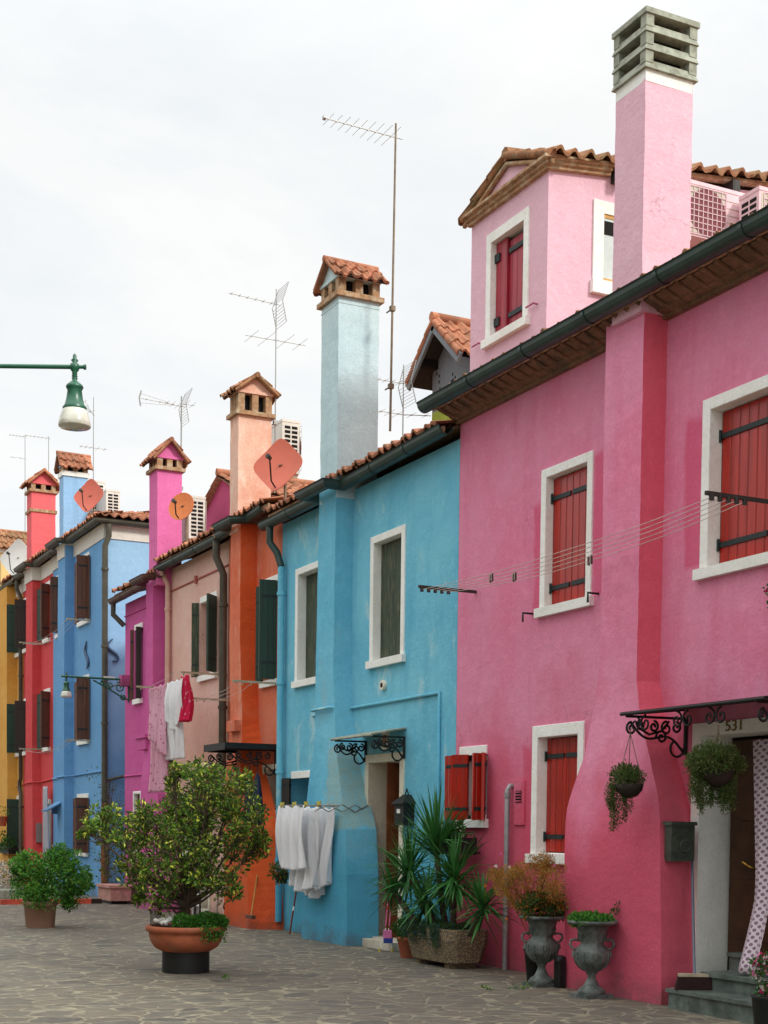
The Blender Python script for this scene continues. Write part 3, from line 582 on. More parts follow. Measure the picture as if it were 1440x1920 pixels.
# steps
b = MB(); e1, e2, e3 = at(1250, 1853, -.5), at(1318, 1822, -.27), at(1364, 1786, .02)
b.box(e1.x, -8.2, -.48, .0, 0, e1.z-.03); b.box(e1.x-.02, -8.17, -.5, .0, e1.z-.03, e1.z); b.box(e2.x, -8.3, -.25, .0, e1.z, e2.z-.035); b.box(e2.x-.025, -8.27, -.275, .05, e2.z-.035, e2.z); b.box(e3.x, -8.5, .04, .34, .0, e3.z-.03, 0); b.box(e3.x-.01, -8.5, .02, .34, e3.z-.03, e3.z); print('steps', e1, e2, e3)
b.build('step', m_steps, pink)
# wall fittings
b = MB(); x = -12.76; b.tube([(x, -.06, 0), (x, -.06, 1.86), (x, -.03, 1.9), (x, .0, 1.9)], .028, 10); b.tube([(x, -.06, .5), (x, -.06, .55)], .036, 10); b.tube([(x, -.06, 1.78), (x, -.06, 1.83)], .036, 10); b.build('vent_pipe', m_pipe_grey, pink)
b = MB(); b.box(-12.7, -12.5, -.02, 0, 1.5, 1.95, 0); b.box(-12.66, -12.55, -.026, -.02, 1.73, 1.85, 1)
for k in range(4): b.box(-12.66, -12.55, -.034, -.026, 1.74+k*.03, 1.75+k*.03, 0)
b.build('meter_cover', [m_pink, m_dark], pink)
# ================================================================ BLUE HOUSE
m_blue = plaster('sky_blue_plaster', (128, 200, 220), (96, 180, 210), 1, .7, .6, blot=((182, 216, 218), .7), low=((62, 156, 190), 2.3, .75)); m_bluep = plaster('pale_blue_plaster', (198, 220, 222), (180, 208, 216), .7, .9, .35, blot=((188, 216, 212), .4), speck=.05)
m_blueb = plaster('sky_blue_patched_plaster', (122, 196, 220), (90, 176, 208), .8, .6, .45, low=((66, 148, 180), 2.4, .8), patch=((150, 178, 172), 2.28, 1.42, 2.5), blot=((146, 188, 200), .5))
X0, X1 = -19.07, -13.97
blue = thing('house', (X0, 0, 0), 'sky blue house with olive shutters and tall pale blue chimney, beside the pink house', 'house')
wall_house(blue, X0, X1, 5.72, m_blue, [(-16.16, -15.25, 3.52, 5.02), (-18.54, -17.6, 3.48, 5.0), (-18.78, -18.02, 1.6, 2.13), (-16.23, -15.22, 0, 2.35)])
window(blue, -16.17, -15.24, 3.51, 5.03, .09, m_sh_olive, .12, hinges=False, sillx=.03); window(blue, -18.55, -17.58, 3.47, 5.01, .09, m_sh_olive, .14, hinges=False, sillx=.03)
window(blue, -18.64, -17.95, 1.6, 2.13, .03, None, .1, lintel=True, sill=False, glass=False, leaves=[(-18.64, 160, .16, m_sh_dark)])
doorway(blue, -16.25, -15.2, 2.36, .1, m_wood, .32, .12)
b = MB(); b.box(-15.68, -15.66, .0, .28, .0, 2.25); b.build('jamb_batten', m_wood, blue)
b = MB(); b.box(-16.3, -15.15, -.17, -.03, 0, .1); b.build('doorstep', m_cream, blue)
yfb = lambda z: -.25-.11*sm_((3.0-z)/1.9)
bb, _, _ = breast(blue, m_blueb, yfb, [(599, 930), (592, 1250), (591, 1340), (588, 1413), (582, 1440), (575, 1500), (568, 1600), (565, 1720)], [(630, 930), (625, 1250), (628, 1347), (630, 1397), (638, 1473), (648, 1553), (650, 1640), (650, 1713)], 5.75,
    [0, .5, 1, 1.4, 1.6, 1.8, 2, 2.2, 2.4, 2.6, 2.8, 3.2, 4.2], ex=[(0, .12), (1.5, .1), (2.3, .03), (2.8, 0)], smat=m_blueb)
b = MB(); zc = 2.975
b.tube([(-17.9, -.02, zc-.02), (-17.35, -.02, zc), (-17.3, -.29, zc), (-16.72, -.29, zc), (-16.68, -.02, zc), (-14.33, -.02, zc+.01), (-14.33, -.02, 1.5)], .02, 8); b.build('conduit', m_blue, blue)
b = MB(); b.tube([(at(721, 1285).x, .0, at(721, 1285).z), (at(721, 1285).x, -.04, at(721, 1285).z)], .06, 12, 0); b.tube([(at(721, 1285).x, -.0, at(721, 1285).z), (at(721, 1285).x, -.045, at(721, 1285).z)], .03, 10, 1); b.build('flue_outlet', [m_cream, m_dark], blue)
gutter(blue, [(X0-.22, -.2, 5.74), (-17.35, -.2, 5.74), (-17.35, -.42, 5.76), (-16.6, -.42, 5.76), (-16.6, -.2, 5.76), (X1+.04, -.2, 5.82)], m_gutter, .09)
downpipe(blue, [(X0+.16, -.08, 5.1), (X0+.16, -.08, .12)], m_blue, .048); downpipe(blue, [(X0+.02, -.2, 5.68), (X0+.02, -.2, 5.45), (X0+.1, -.12, 5.3), (X0+.16, -.08, 5.1)], m_gutter, .052, 'gutter_outlet')
roof(blue, X0, X1, 5.8, -.24, seed=12)
A, B = at(603, 600, -.25).x, at(635, 600, -.25).x
ch = stack(blue, A, B, -.25, .31, 5.6, 8.08, m_bluep, bands=[(8.0, .02, .006, 0)]); gable_cap(ch, A, B, -.25, .31, 8.08, 'Y', m_bluep, .18, .22, .07)
c = canopy(blue, -16.33, -15.17, .45, 2.63, 2.54, m_stone, (-16.25, -15.2), H=.22)
b = MB(); p = at(721, 1388, -.03); b.box(p.x-.08, p.x+.08, -.03, 0, p.z-.12, p.z+.1, 0); b.box(p.x-.05, p.x+.05, -.04, -.028, p.z-.08, p.z+.06, 1); b.build('wall_tile', [m_white, m_brick], blue)
# ================================================================ ORANGE HOUSE
m_or = plaster('orange_plaster', (218, 128, 100), (214, 102, 66), .9, 1.1, .5, blot=((224, 164, 142), .6), low=((206, 88, 46), 2.3, .9)); m_orp = plaster('washed_orange_plaster', (230, 192, 172), (220, 136, 100), .9, 1.1, .6, blot=((236, 216, 196), .8), speck=.05)
X0, X1 = -21.24, -19.07
orange = thing('house', (X0, 0, 0), 'narrow orange house with blotchy washed-out chimney and dark green shutters', 'house')
wall_house(orange, X0, X1, 5.9, m_or, [(-19.76, -19.2, 3.57, 4.95), (-19.7, -19.1, 0, 2.33)])
window(orange, -19.76, -19.19, 3.57, 4.95, .03, None, .12, lintel=True, leaves=[(-19.2, 100, .25, m_sh_green), (-19.76, 160, .12, m_sh_green)])
doorway(orange, -19.76, -19.1, 2.36, .07, simple('rusty_orange_door', (176, 86, 40), .6), .3, .1)
yfo = lambda z: -.26-.15*sm_((3.2-z)/2.2)
breast(orange, m_or, yfo, [(433, 1000), (430, 1200), (432, 1340), (428, 1400), (424, 1450), (422, 1480), (420, 1600), (420, 1720)], [(451, 1000), (450, 1200), (450, 1447), (456, 1500), (462, 1560), (466, 1720)], 5.9, [0, 1, 1.6, 2.0, 2.3, 2.6, 2.9, 3.2, 4], ex=[(0, .35), (2, .2), (3, 0)], smat=m_deepor)
b = MB(); p = at(436, 1345, -.3); b.box(p.x-.1, p.x+.25, -.36, -.2, 2.86, 3.02); b.build('ledge', m_or, orange)
gutter(orange, [(X0+.1, -.2, 5.93), (-20.52, -.2, 5.93), (-20.52, -.42, 5.93), (-19.95, -.42, 5.93), (-19.9, -.2, 5.95), (X1-.2, -.2, 6.0)], m_gutter, .085)
roof(orange, X0, X1, 5.97, -.24, seed=13)
A, B = at(432, 800, -.26).x, at(447, 800, -.26).x
ch = stack(orange, A, B, -.26, .26, 5.8, 7.5, m_orp); gable_cap(ch, A, B, -.26, .26, 7.5, 'X', m_orp, .26, .2, .08, tm=m_tileold, posts=3)
c = canopy(orange, -20.1, -19.2, .78, 2.62, 2.56, m_black, (-19.25, -20.05), fascia=.08, H=.3)
b = MB(); b.tube([(-19.4, -.12, .08), (-19.5, -.04, 2.0)], .013, 6)
# ================================================================ SALMON HOUSE
m_sal = plaster('dusty_salmon_plaster', (224, 188, 174), (214, 164, 148), .8, .8, .35)
X0, X1 = -24.14, -21.24
salmon = thing('house', (X0, 0, 0), 'dusty salmon pink house with green shutters between magenta and orange houses', 'house')
wall_house(salmon, X0, X1, 5.88, m_sal, [(-22.55, -21.75, 3.9, 5.1), (-22.8, -22.0, 0, 2.2), (-23.8, -23.2, 1.0, 2.0)])
window(salmon, -22.55, -21.75, 3.9, 5.08, .03, None, .14, lintel=True, leaves=[(-22.55, 120, .12, m_sh_olive), (-21.75, 45, .3, m_sh_green)]); doorway(salmon, -22.8, -22.0, 2.22, .07, m_wood, .3)
window(salmon, -23.8, -23.2, 1.0, 2.0, .06, m_sh_brown, .1)
b = MB(); b.box(-22.42, -22.2, .1, .13, 3.9, 5.05); b.build('casement', m_cream, salmon)
b = MB(); b.tube([(X0+.05, -.012, 5.5), (-23, -.012, 5.5), (X1, -.012, 5.5)], .014, 6); b.obox((-22.75, -.02, 5.5), (.04, 0, 0), (0, .02, 0), (0, 0, .06)); b.build('cable', simple('rose_cable', (178, 96, 84), .7), salmon)
gutter(salmon, [(X0-.1, -.2, 5.9), (X1+.05, -.2, 5.9)], m_gutter, .08)
downpipe(salmon, [(X1-.02, -.2, 5.86), (X1-.02, -.2, 5.6), (X1, -.09, 5.35), (X1, -.09, 2.2)], m_gutgrey, .06); downpipe(salmon, [(X0+.06, -.2, 5.84), (X0+.06, -.07, 5.6), (X0+.06, -.07, .1)], m_sal, .045)
roof(salmon, X0, X1, 5.94, -.24, seed=14)
b = MB(); n = 14; rows = []
for y in (0, -.6): rows.append([(lerp(-23.0, -21.55, i/n), y, 2.26+.24*math.sin(math.pi*i/n)) for i in range(n+1)])
b.grid(rows, 0, True); b.tube([(p[0], -.6, p[2]) for p in rows[1]], .02, 6, 1); b.tube([(p[0], -.02, p[2]) for p in rows[1]], .02, 6, 1)
for x in (-22.95, -21.6): b.tube([(x, 0, 2.27), (x, -.6, 2.27)], .015, 6, 1); b.tube([(x, 0, 2.0), (x, -.3, 2.1), (x, -.55, 2.27)], .012, 6, 1)
b.build('canopy', [simple('cream_awning', (216, 206, 172), .6), m_black], salmon)
# small dormer behind the salmon roof
ds = MB(); sx0, sx1, sy = -25.2, -23.4, 1.0
ds.box(sx0, sx1, sy, 5, 6.0, 7.2, 0); ds.box(sx1, sx1+.01, sy+.25, sy+.75, 6.5, 7.1, 2)
sm = (sx0+sx1)/2; ds.face([(sx0, sy, 7.2), (sx1, sy, 7.2), (sm, sy, 7.6)], 0)
hw = (sx1-sx0)/2+.15; dz = .4*hw/((sx1-sx0)/2); LL = math.hypot(hw, dz)
tiles(ds, (sx1+.15, sy-.1, 7.62-dz), (0, 1, 0), (-hw, 0, dz), 4, LL, .2, .33, 1, seed=31); tiles(ds, (sx0-.15, sy+3.9, 7.62-dz), (0, -1, 0), (hw, 0, dz), 4, LL, .2, .33, 1, seed=32)
ds.tube([(sm, sy-.12, 7.68), (sm, sy+3.9, 7.68)], .07, 8, 1)
for s in (sx0-.15, sx1+.15): ds.face([(s, sy-.1, 7.6-dz), (s, 4.9, 7.6-dz), (sm, 4.9, 7.6), (sm, sy-.1, 7.6)], 3)
ds.build('dormer', [plaster('magenta_dormer', (196, 90, 130)), m_tile, m_dark, m_brick], salmon)
# ================================================================ MAGENTA HOUSE
m_mag = plaster('magenta_plaster', (206, 100, 160), (192, 72, 140), .5, .7, .3); m_magp = plaster('light_magenta_plaster', (222, 118, 172), (206, 96, 156), .4, .8, .3, speck=.05)
X0, X1 = -26.9, -24.14
magenta = thing('house', (X0, 0, 0), 'magenta house at the corner of the alley, with brown gutter and lamp bracket', 'house')
wall_house(magenta, X0, X1, 5.66, m_mag, [(-26.25, -25.75, 3.8, 5.08), (-26.3, -25.8, .9, 2.1)])
window(magenta, -26.25, -25.75, 3.8, 5.08, .03, None, .14, lintel=True, leaves=[(-26.25, 120, .06, m_sh_brown), (-25.75, 100, .1, m_sh_dark)], sillx=0); window(magenta, -26.3, -25.8, .9, 2.1, .05, m_sh_brown, .1)
yfm = lambda z: -.26 if z > 3 else interp([(0, -.36), (2.2, -.34), (3, -.26)], z)
breast(magenta, m_mag, yfm, [(274, 1100), (274, 1380), (264, 1480), (256, 1690)], [(287, 1100), (286, 1380), (296, 1480), (300, 1690)], 5.7, [0, 1.5, 2, 2.4, 2.8, 3.2], ex=[(0, .15), (2.5, .05), (3, 0)])
b = MB(); b.box(-25.1, -24.45, -.36, .0, 3.0, 3.06); b.box(-25.05, -24.5, -.33, 0, 2.8, 3.0); b.build('ledge', m_mag, magenta)
b = MB(); b.tube([(X0, -.012, 5.42), (X1, -.012, 5.42)], .014, 6); b.tube([(X0, -.012, 2.4), (X1, -.012, 2.4)], .014, 6); b.build('cable', m_mag, magenta)
gutter(magenta, [(X0-.15, -.22, 5.72), (-24.78, -.22, 5.74), (-24.78, -.44, 5.74), (-24.2, -.44, 5.74), (-24.2, -.22, 5.78), (-24.0, -.22, 5.8)], m_gutbrown, .08)
downpipe(magenta, [(X0-.05, -.22, 5.68), (X0-.05, -.22, 5.45), (X0+.02, -.03, 5.25)], m_gutgrey, .05)
roof(magenta, X0, X1, 5.78, -.24, seed=15)
A, B = at(280, 900, -.26).x, at(295, 900, -.26).x
ch = stack(magenta, A, B, -.26, .18, 5.6, 7.55, m_magp); gable_cap(ch, A, B, -.26, .18, 7.55, 'X', m_magp, .14, .25, .09)
# ================================================================ CORNFLOWER BLUE HOUSE
m_b2side = plaster('sun_bleached_cornflower', (156, 196, 226), (136, 180, 218), .6, .5, .3, low=((110, 164, 210), 4.5, .9)); m_b2 = plaster('cornflower_plaster', (116, 168, 212), (96, 152, 206), .5, .7, .3); m_b2p = plaster('light_cornflower_plaster', (150, 190, 226), (136, 178, 220), .4, .8, .2, speck=.05)  # side wall copy: sunlight above and alley shade below put into the colour
m_band = plaster('white_frieze', (226, 222, 212), (200, 192, 178), .4, 1.5, .4, speck=.05)
X0, X1 = -32.64, -28.4
b2 = thing('house', (X0, 0, 0), 'three storey cornflower blue corner house with white frieze and brown shutters', 'house')
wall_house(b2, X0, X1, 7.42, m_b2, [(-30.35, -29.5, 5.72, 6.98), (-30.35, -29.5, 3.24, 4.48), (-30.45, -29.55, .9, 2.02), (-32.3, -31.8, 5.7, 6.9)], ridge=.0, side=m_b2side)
for z0, z1, xa, xb in ((5.72, 6.98, -30.35, -29.5), (3.24, 4.48, -30.35, -29.5), (.9, 2.02, -30.45, -29.55)):
    window(b2, xa, xb, z0, z1, .03, None, .16, lintel=True, leaves=[(xa, 175, .16, m_sh_brown), (xb, 92, .24, m_sh_brown), (xb, 8, .1, m_sh_brown)], sillx=0)
window(b2, -32.3, -31.8, 5.7, 6.9, .03, None, .16, lintel=True, leaves=[(-31.85, 100, .22, m_sh_brown)], sillx=0)
def scurve(P0, du, H, W_, r=.035):
    ANCH = MB(); pts = []
    for i in range(25):
        t = i/24; x = math.sin((t-.5)*2*math.pi)*-.5*W_*(1-.25*abs(2*t-1)); z = (t-.5)*H
        if t < .12: z += .05*(.12-t)/.12*1.2; x -= 0
        pts.append(Vector(P0)+Vector(du)*x+Vector((0, 0, z)))
    ANCH.tube(pts, [r*(.35+.65*math.sin(math.pi*min(max(i/24, .06), .94))) for i in range(25)], 6); ANCH.build('wall_anchor', m_anch, b2)
m_anch = simple('painted_iron', (76, 96, 124), .6)
scurve((at(165, 1225).x, -.03, 4.95), (1, 0, 0), .62, .28); scurve((X1+.03, .17, 4.93), (0, 1, 0), .5, .24)
breast(b2, m_b2, lambda z: -.2, [(109, 1060), (107, 1300), (108, 1690)], [(122, 1060), (120, 1300), (120, 1690)], 7.42, [0, 2, 4])
b = MB(); path = [(X0, 0, 7.16), (-31.36, 0, 7.16), (-31.36, -.2, 7.16), (-30.78, -.2, 7.16), (-30.78, 0, 7.16), (X1, 0, 7.16), (X1, 8, 7.16)]
b.sweep(path, [(0, 0), (.02, 0), (.02, .24), (.05, .26), (.05, .29), (0, .29)], 0); b.build('frieze', m_band, b2)
gutter(b2, [(X0, -.16, 7.5), (-31.5, -.16, 7.5), (-31.5, -.36, 7.5), (-30.68, -.36, 7.5), (-30.68, -.16, 7.5), (X1+.14, -.16, 7.5), (X1+.14, 8, 7.5)], m_gutgrey, .08)
xp = X1+.07; downpipe(b2, [(xp+.07, .05, 7.42), (xp+.05, .06, 7.2), (xp-.01, .0, 7.0), (xp-.01, -.0, .9)], m_gutgrey, .06); downpipe(b2, [(xp-.01, .0, 1.9), (xp-.01, .0, .12)], simple('rust_pipe', (140, 88, 58), .7), .065, 'downpipe')
b = MB(); b.tube([(X0, -.012, 2.5), (-31.4, -.012, 2.5), (-31.38, -.22, 2.5), (-30.76, -.22, 2.5), (-30.74, -.012, 2.52), (X1, -.012, 2.55)], .02, 6); b.build('cable', m_b2, b2)
rb = MB(); kf = lambda c: c.x < X1+.16-(c.y+.16)*1.0 + .1; ks = lambda c: (c.y+.16) >= (X1+.16-c.x)*1.0 - .1
tiles(rb, (X0, -.18, 7.55), (1, 0, 0), (0, 4, 1.15), X1-X0+.16, 4.3, seed=16, keep=kf); tiles(rb, (X1+.16, -.18, 7.55), (0, 1, 0), (-4, 0, 1.15), 8, 4.3, seed=17, keep=ks)
rb.face([(X0, -.15, 7.52), (X1+.13, -.15, 7.52), (X0+.2, 4, 8.6), (X0, 4, 8.6)], 1); rb.face([(X1+.13, -.15, 7.52), (X1+.13, 8, 7.52), (X0+.2, 4, 8.6)], 1); rb.build('roof', [m_tile, m_brick], b2)
A, B = at(113, 950, -.2).x, at(123, 950, -.2).x
ch = stack(b2, -31.25, -30.9, -.2, .32, 7.4, 8.9, m_b2p); gable_cap(ch, -31.25, -30.9, -.2, .32, 8.9, 'Y', m_b2p, .12, .22, .08, slab=False, gmat=m_b2p)
b = MB(); b.tube([(X1+.05, .02, 4.1), (X1+.05, .06, 4.2), (X1+.4, 1.2, 4.6)], .012, 5); b.build('wall_bar', m_gutgrey, b2); b = MB(); b.tube([(X1+.02, 0, 2.35), (X1+.3, 1.5, 2.75)], .03, 6); b.build('wall_bar', m_gutgrey, b2)
# ================================================================ RED HOUSE
m_red = plaster('coral_red_plaster', (216, 86, 88), (202, 60, 68), .5, .7, .3); m_redp = plaster('light_coral_plaster', (226, 108, 112), (212, 90, 98), .4, .8, .2, speck=.05)
X0, X1 = -35.7, -32.64
red = thing('house', (X0, 0, 0), 'coral red house with white frieze and red banded chimney', 'house')
wall_house(red, X0, X1, 7.4, m_red, [(-33.5, -32.9, 5.72, 6.9), (-33.5, -32.9, 3.24, 4.48), (-33.5, -32.8, 0, 2.0), (-35.6, -35.1, 5.72, 6.9), (-35.6, -35.1, 3.2, 4.45)])
for z0, z1 in ((5.72, 6.9), (3.24, 4.48)):
    window(red, -33.5, -32.9, z0, z1, .03, None, .16, lintel=True, leaves=[(-33.5, 165, .26, m_sh_green), (-32.9, 70, .22, m_sh_brown)], sillx=0)
    window(red, -35.6, -35.1, z0, z1-.05, .03, None, .16, lintel=True, leaves=[(-35.12, 100, .3, m_sh_dark)], sillx=0)
doorway(red, -33.55, -32.8, 2.05, .1, m_dark, .25, .1, frame=m_white)
breast(red, m_red, lambda z: -.2, [(49, 1100), (48, 1400), (50, 1690)], [(61, 1100), (60, 1400), (62, 1690)], 7.4, [0, 2, 4])
b = MB(); b.sweep([(X0, 0, 7.12), (-34.55, 0, 7.12), (-34.55, -.2, 7.12), (-33.8, -.2, 7.12), (-33.8, 0, 7.12), (X1, 0, 7.12)], [(0, 0), (.02, 0), (.02, .26), (.05, .28), (.05, .31), (0, .31)], 0); b.build('frieze', m_band, red)
gutter(red, [(X0-.1, -.16, 7.48), (-34.66, -.16, 7.48), (-34.66, -.36, 7.48), (-33.72, -.36, 7.48), (-33.72, -.16, 7.48), (X1, -.16, 7.5)], m_gutgrey, .08)
downpipe(red, [(X0-.0, -.16, 7.4), (X0, -.16, 7.2), (X0+.02, -.07, 7.0), (X0+.02, -.07, 2.6), (X0-.1, -.07, 2.5), (X0-.1, -.07, 2.35), (X0+.02, -.07, 2.2), (X0+.02, -.07, .2)], m_gutgrey, .05)
b = MB(); b.tube([(X0, -.012, 2.45), (-34.56, -.012, 2.45), (-34.5, -.22, 2.45), (-33.84, -.22, 2.45), (-33.8, -.012, 2.46), (X1, -.012, 2.5)], .02, 6); b.build('cable', m_red, red)
roof(red, X0, X1, 7.54, -.2, seed=18)
ch = stack(red, -34.4, -33.93, -.2, .36, 7.3, 9.22, m_redp, bands=[(8.72, .07, .03, 1)]); gable_cap(ch, -34.4, -33.93, -.2, .36, 9.18, 'X', m_redp, .13, .25, .1)
# ================================================================ OCHRE HOUSE
m_och = plaster('ochre_plaster', (220, 170, 88), (206, 140, 56), .6, .7, .4); m_ochp = plaster('pale_ochre_plaster', (232, 204, 140), (224, 190, 120), .4, .8, .2, speck=.05)
X0, X1 = -44.0, -35.7
och = thing('house', (X0, 0, 0), 'ochre yellow house at far left edge with dark shutters and flower boxes', 'house')
wall_house(och, X0, X1, 7.38, m_och, [(-36.7, -36.0, 5.7, 6.85), (-36.7, -36.0, 3.24, 4.42), (-36.9, -36.0, .9, 2.08)])
for z0, z1 in ((5.7, 6.85), (3.24, 4.42), (.9, 2.08)):
    window(och, -36.7, -36.0, z0, z1, .03, None, .16, lintel=True, leaves=[(-36.7, 165, .25, m_sh_dark), (-36.02, 100, .3, m_sh_green)], sillx=0)
breast(och, m_och, lambda z: -.24, [(-6, 1150), (-6, 1690)], [(13, 1150), (13, 1380), (16, 1690)], 7.38, [0, 2, 4])
b = MB(); b.sweep([(X0, 0, 7.1), (-38.6, 0, 7.1), (-38.6, -.24, 7.1), (-37.45, -.24, 7.1), (-37.45, 0, 7.1), (X1, 0, 7.1)], [(0, 0), (.02, 0), (.02, .26), (0, .26)], 0); b.build('frieze', m_band, och)
gutter(och, [(X0, -.2, 7.42), (X1-.1, -.2, 7.42)], m_gutgrey, .07); roof(och, X0, X1, 7.48, -.22, seed=19)
b = MB(); b.tube([(X0, -.012, 2.4), (-38.6, -.012, 2.4), (-38.6, -.26, 2.4), (-37.4, -.26, 2.4), (-37.4, -.012, 2.4), (X1, -.012, 2.44)], .02, 6); b.build('cable', m_och, och)
xa = at(2, 1050, -.24).x; ch = stack(och, xa-.55, xa, -.24, .75, 7.3, 8.35, m_ochp); gable_cap(ch, xa-.55, xa, -.24, .75, 8.3, 'Y', m_ochp, .12, .32, .14, slab=False, tm=m_tileold)
#=MORE=#
# ---- attic storey behind the blue house: grey gable with lime green wall below
gd = MB(); gx0, gx1, gy = -18.95, -17.8, 2.3; gm = (gx0+gx1)/2
gd.box(gx0, gx1, gy, 5, 6.2, 7.55, 1); gd.box(gx0, gx1, gy+.002, 5, 7.55, 8.12, 0); gd.face([(gx0, gy+.002, 8.12), (gx1, gy+.002, 8.12), (gm, gy+.002, 8.62)], 0)
hw = .78; dz = .67; LL = math.hypot(hw, dz)
tiles(gd, (gm+hw, 2.0, 8.66-dz), (0, 1, 0), (-hw, 0, dz), 3, LL, .19, .3, 2, seed=41); tiles(gd, (gm-hw, 5.0, 8.66-dz), (0, -1, 0), (hw, 0, dz), 3, LL, .19, .3, 2, seed=42)
gd.tube([(gm, 1.96, 8.72), (gm, 5, 8.72)], .07, 8, 2)
for s in (-1, 1):
    gd.face([(gm+s*hw, 2.0, 8.62-dz), (gm+s*hw, 5, 8.62-dz), (gm, 5, 8.62), (gm, 2.0, 8.62)], 3)
    p, q = Vector((gm+s*hw, 2.0, 8.6-dz)), Vector((gm, 2.0, 8.6)); gd.obox((p+q)/2, (q-p)/2, (0, .02, 0), Vector((s*.05, 0, .05)), 0)
    for i in range(4): gd.tube([p.lerp(q, i/4)+Vector((0, 0, .07)), p.lerp(q, (i+1.1)/4)+Vector((0, 0, .06))], [.055, .045], 8, 2)
for x, z in ((gm-.45, 8.2), (gm+.45, 8.2), (gm, 8.5)): gd.box(x-.05, x+.05, 2.03, gy+.05, z-.05, z+.05, 4)
for i in range(14): xx, zz = gx0+.12+R.random()*(gx1-gx0-.2), 7.6+R.random()*.5; gd.box(xx-.012, xx+.012, gy-.004, gy+.003, zz-.02, zz+.02, 4)
gd.build('attic', [plaster('grey_render', (128, 136, 142)), plaster('lime_green_plaster', (160, 176, 72), (130, 140, 60), .6), m_tile, m_sh_dark, m_dark], blue)
# ================================================================ AIR CONDITIONERS, DISHES, ANTENNAS
p = atx(563, 860, -20.6); 
def ac_side(px, py_top, py_bot, X, label, h):
    p = atx(px, py_top, X); q = atx(px, py_bot, X); z0 = min(p.z, q.z)
    o = make_ac((0, 0, 0), label, wd=.8, dp=.3, h=h); o['ob'].rotation_euler = (0, 0, math.pi/2); o['ob'].location = (X-.4, (p.y+q.y)/2-.15, z0)
    return o
ac_side(562, 814, 895, -21.2, 'off white air conditioner with side louvres, behind the orange square dish', .86)
ac_side(385, 940, 1018, -24.1, 'cream air conditioner with side louvres beside the round orange dish', .78)
ac_side(197, 905, 965, -31.0, 'pale air conditioner on the corner house roof, just right of the red square dish', .7); ac_side(225, 930, 970, -30.2, 'pale air conditioner on the corner house roof, farther right from the red square dish', .55)
def dish(px, py, Y, rad, label, mat, square=True, arm=m_black, foot=.6, face=(0.62, -.75, .22)):
    c = at(px, py, Y); d = Vector(face).normalized(); u = d.cross(Vector((0, 0, 1))).normalized(); v = u.cross(d).normalized()
    t = thing('satellite_dish', (c.x, c.y+.12, c.z-foot), label, 'satellite dish', 'satellite dishes over the gutters'); b = MB(); rows = []
    n = 48
    for k in range(9):
        rr = rad*k/8; row = []
        for i in range(n):
            a = 2*math.pi*i/n
            if square: ca, sa = math.cos(a-math.pi/4), math.sin(a-math.pi/4); s = 1/((abs(ca)**5+abs(sa)**5)**.2)*.86
            else: s = 1
            x, y = rr*s*math.cos(a), rr*s*math.sin(a); row.append(c+u*x+v*y+d*((rr*s)**2*.35-.06))
        rows.append(row)
    b.grid(rows[1:], 0, True, True); b.face(rows[1], 0)
    back = [[p-d*.012 for p in r] for r in rows[1:]]; b.grid([back[-1], rows[-1]], 0, False, True); b.grid(back, 0, True, True)
    b.build('reflector', mat, t)
    b = MB(); e = c-v*rad*.93; f = c+d*rad*.62-v*rad*.05; b.tube([e-d*.02, e+d*rad*.3+v*rad*.1, f], .011, 6); b.tube([f-d*.02, f+d*.07], .028, 8, 1); b.tube([f+d*.04, f+d*.06], .036, 8, 1); b.build('feed_arm', [arm, simple('feed_cap', (70, 72, 66), .4)], t)
    b = MB(); b.tube([c-d*.05, (c.x, c.y+.12, c.z), (c.x, c.y+.12, c.z-foot)], .02, 8); b.build('mast', m_rust, t); return t
m_do, m_dr, m_dw = simple('orange_dish_paint', (206, 108, 86), .5, .1, 4), simple('red_dish_paint', (200, 102, 84), .5, .1, 4), simple('white_dish_paint', (222, 224, 218), .4, .08, 4)
dish(520, 870, -.25, .36, 'orange square satellite dish between blotchy chimney and blue house', m_do)
dish(165, 928, -.1, .34, 'red square satellite dish on the gutter corner of the cornflower blue house', m_dr)
dish(337, 947, -.3, .235, 'round orange satellite dish beside the magenta chimney', simple('round_dish_paint', (208, 118, 62), .45, .2, 5), False)
dish(30, 1045, -.2, .44, 'white square satellite dish in front of the yellow chimney', m_dw)
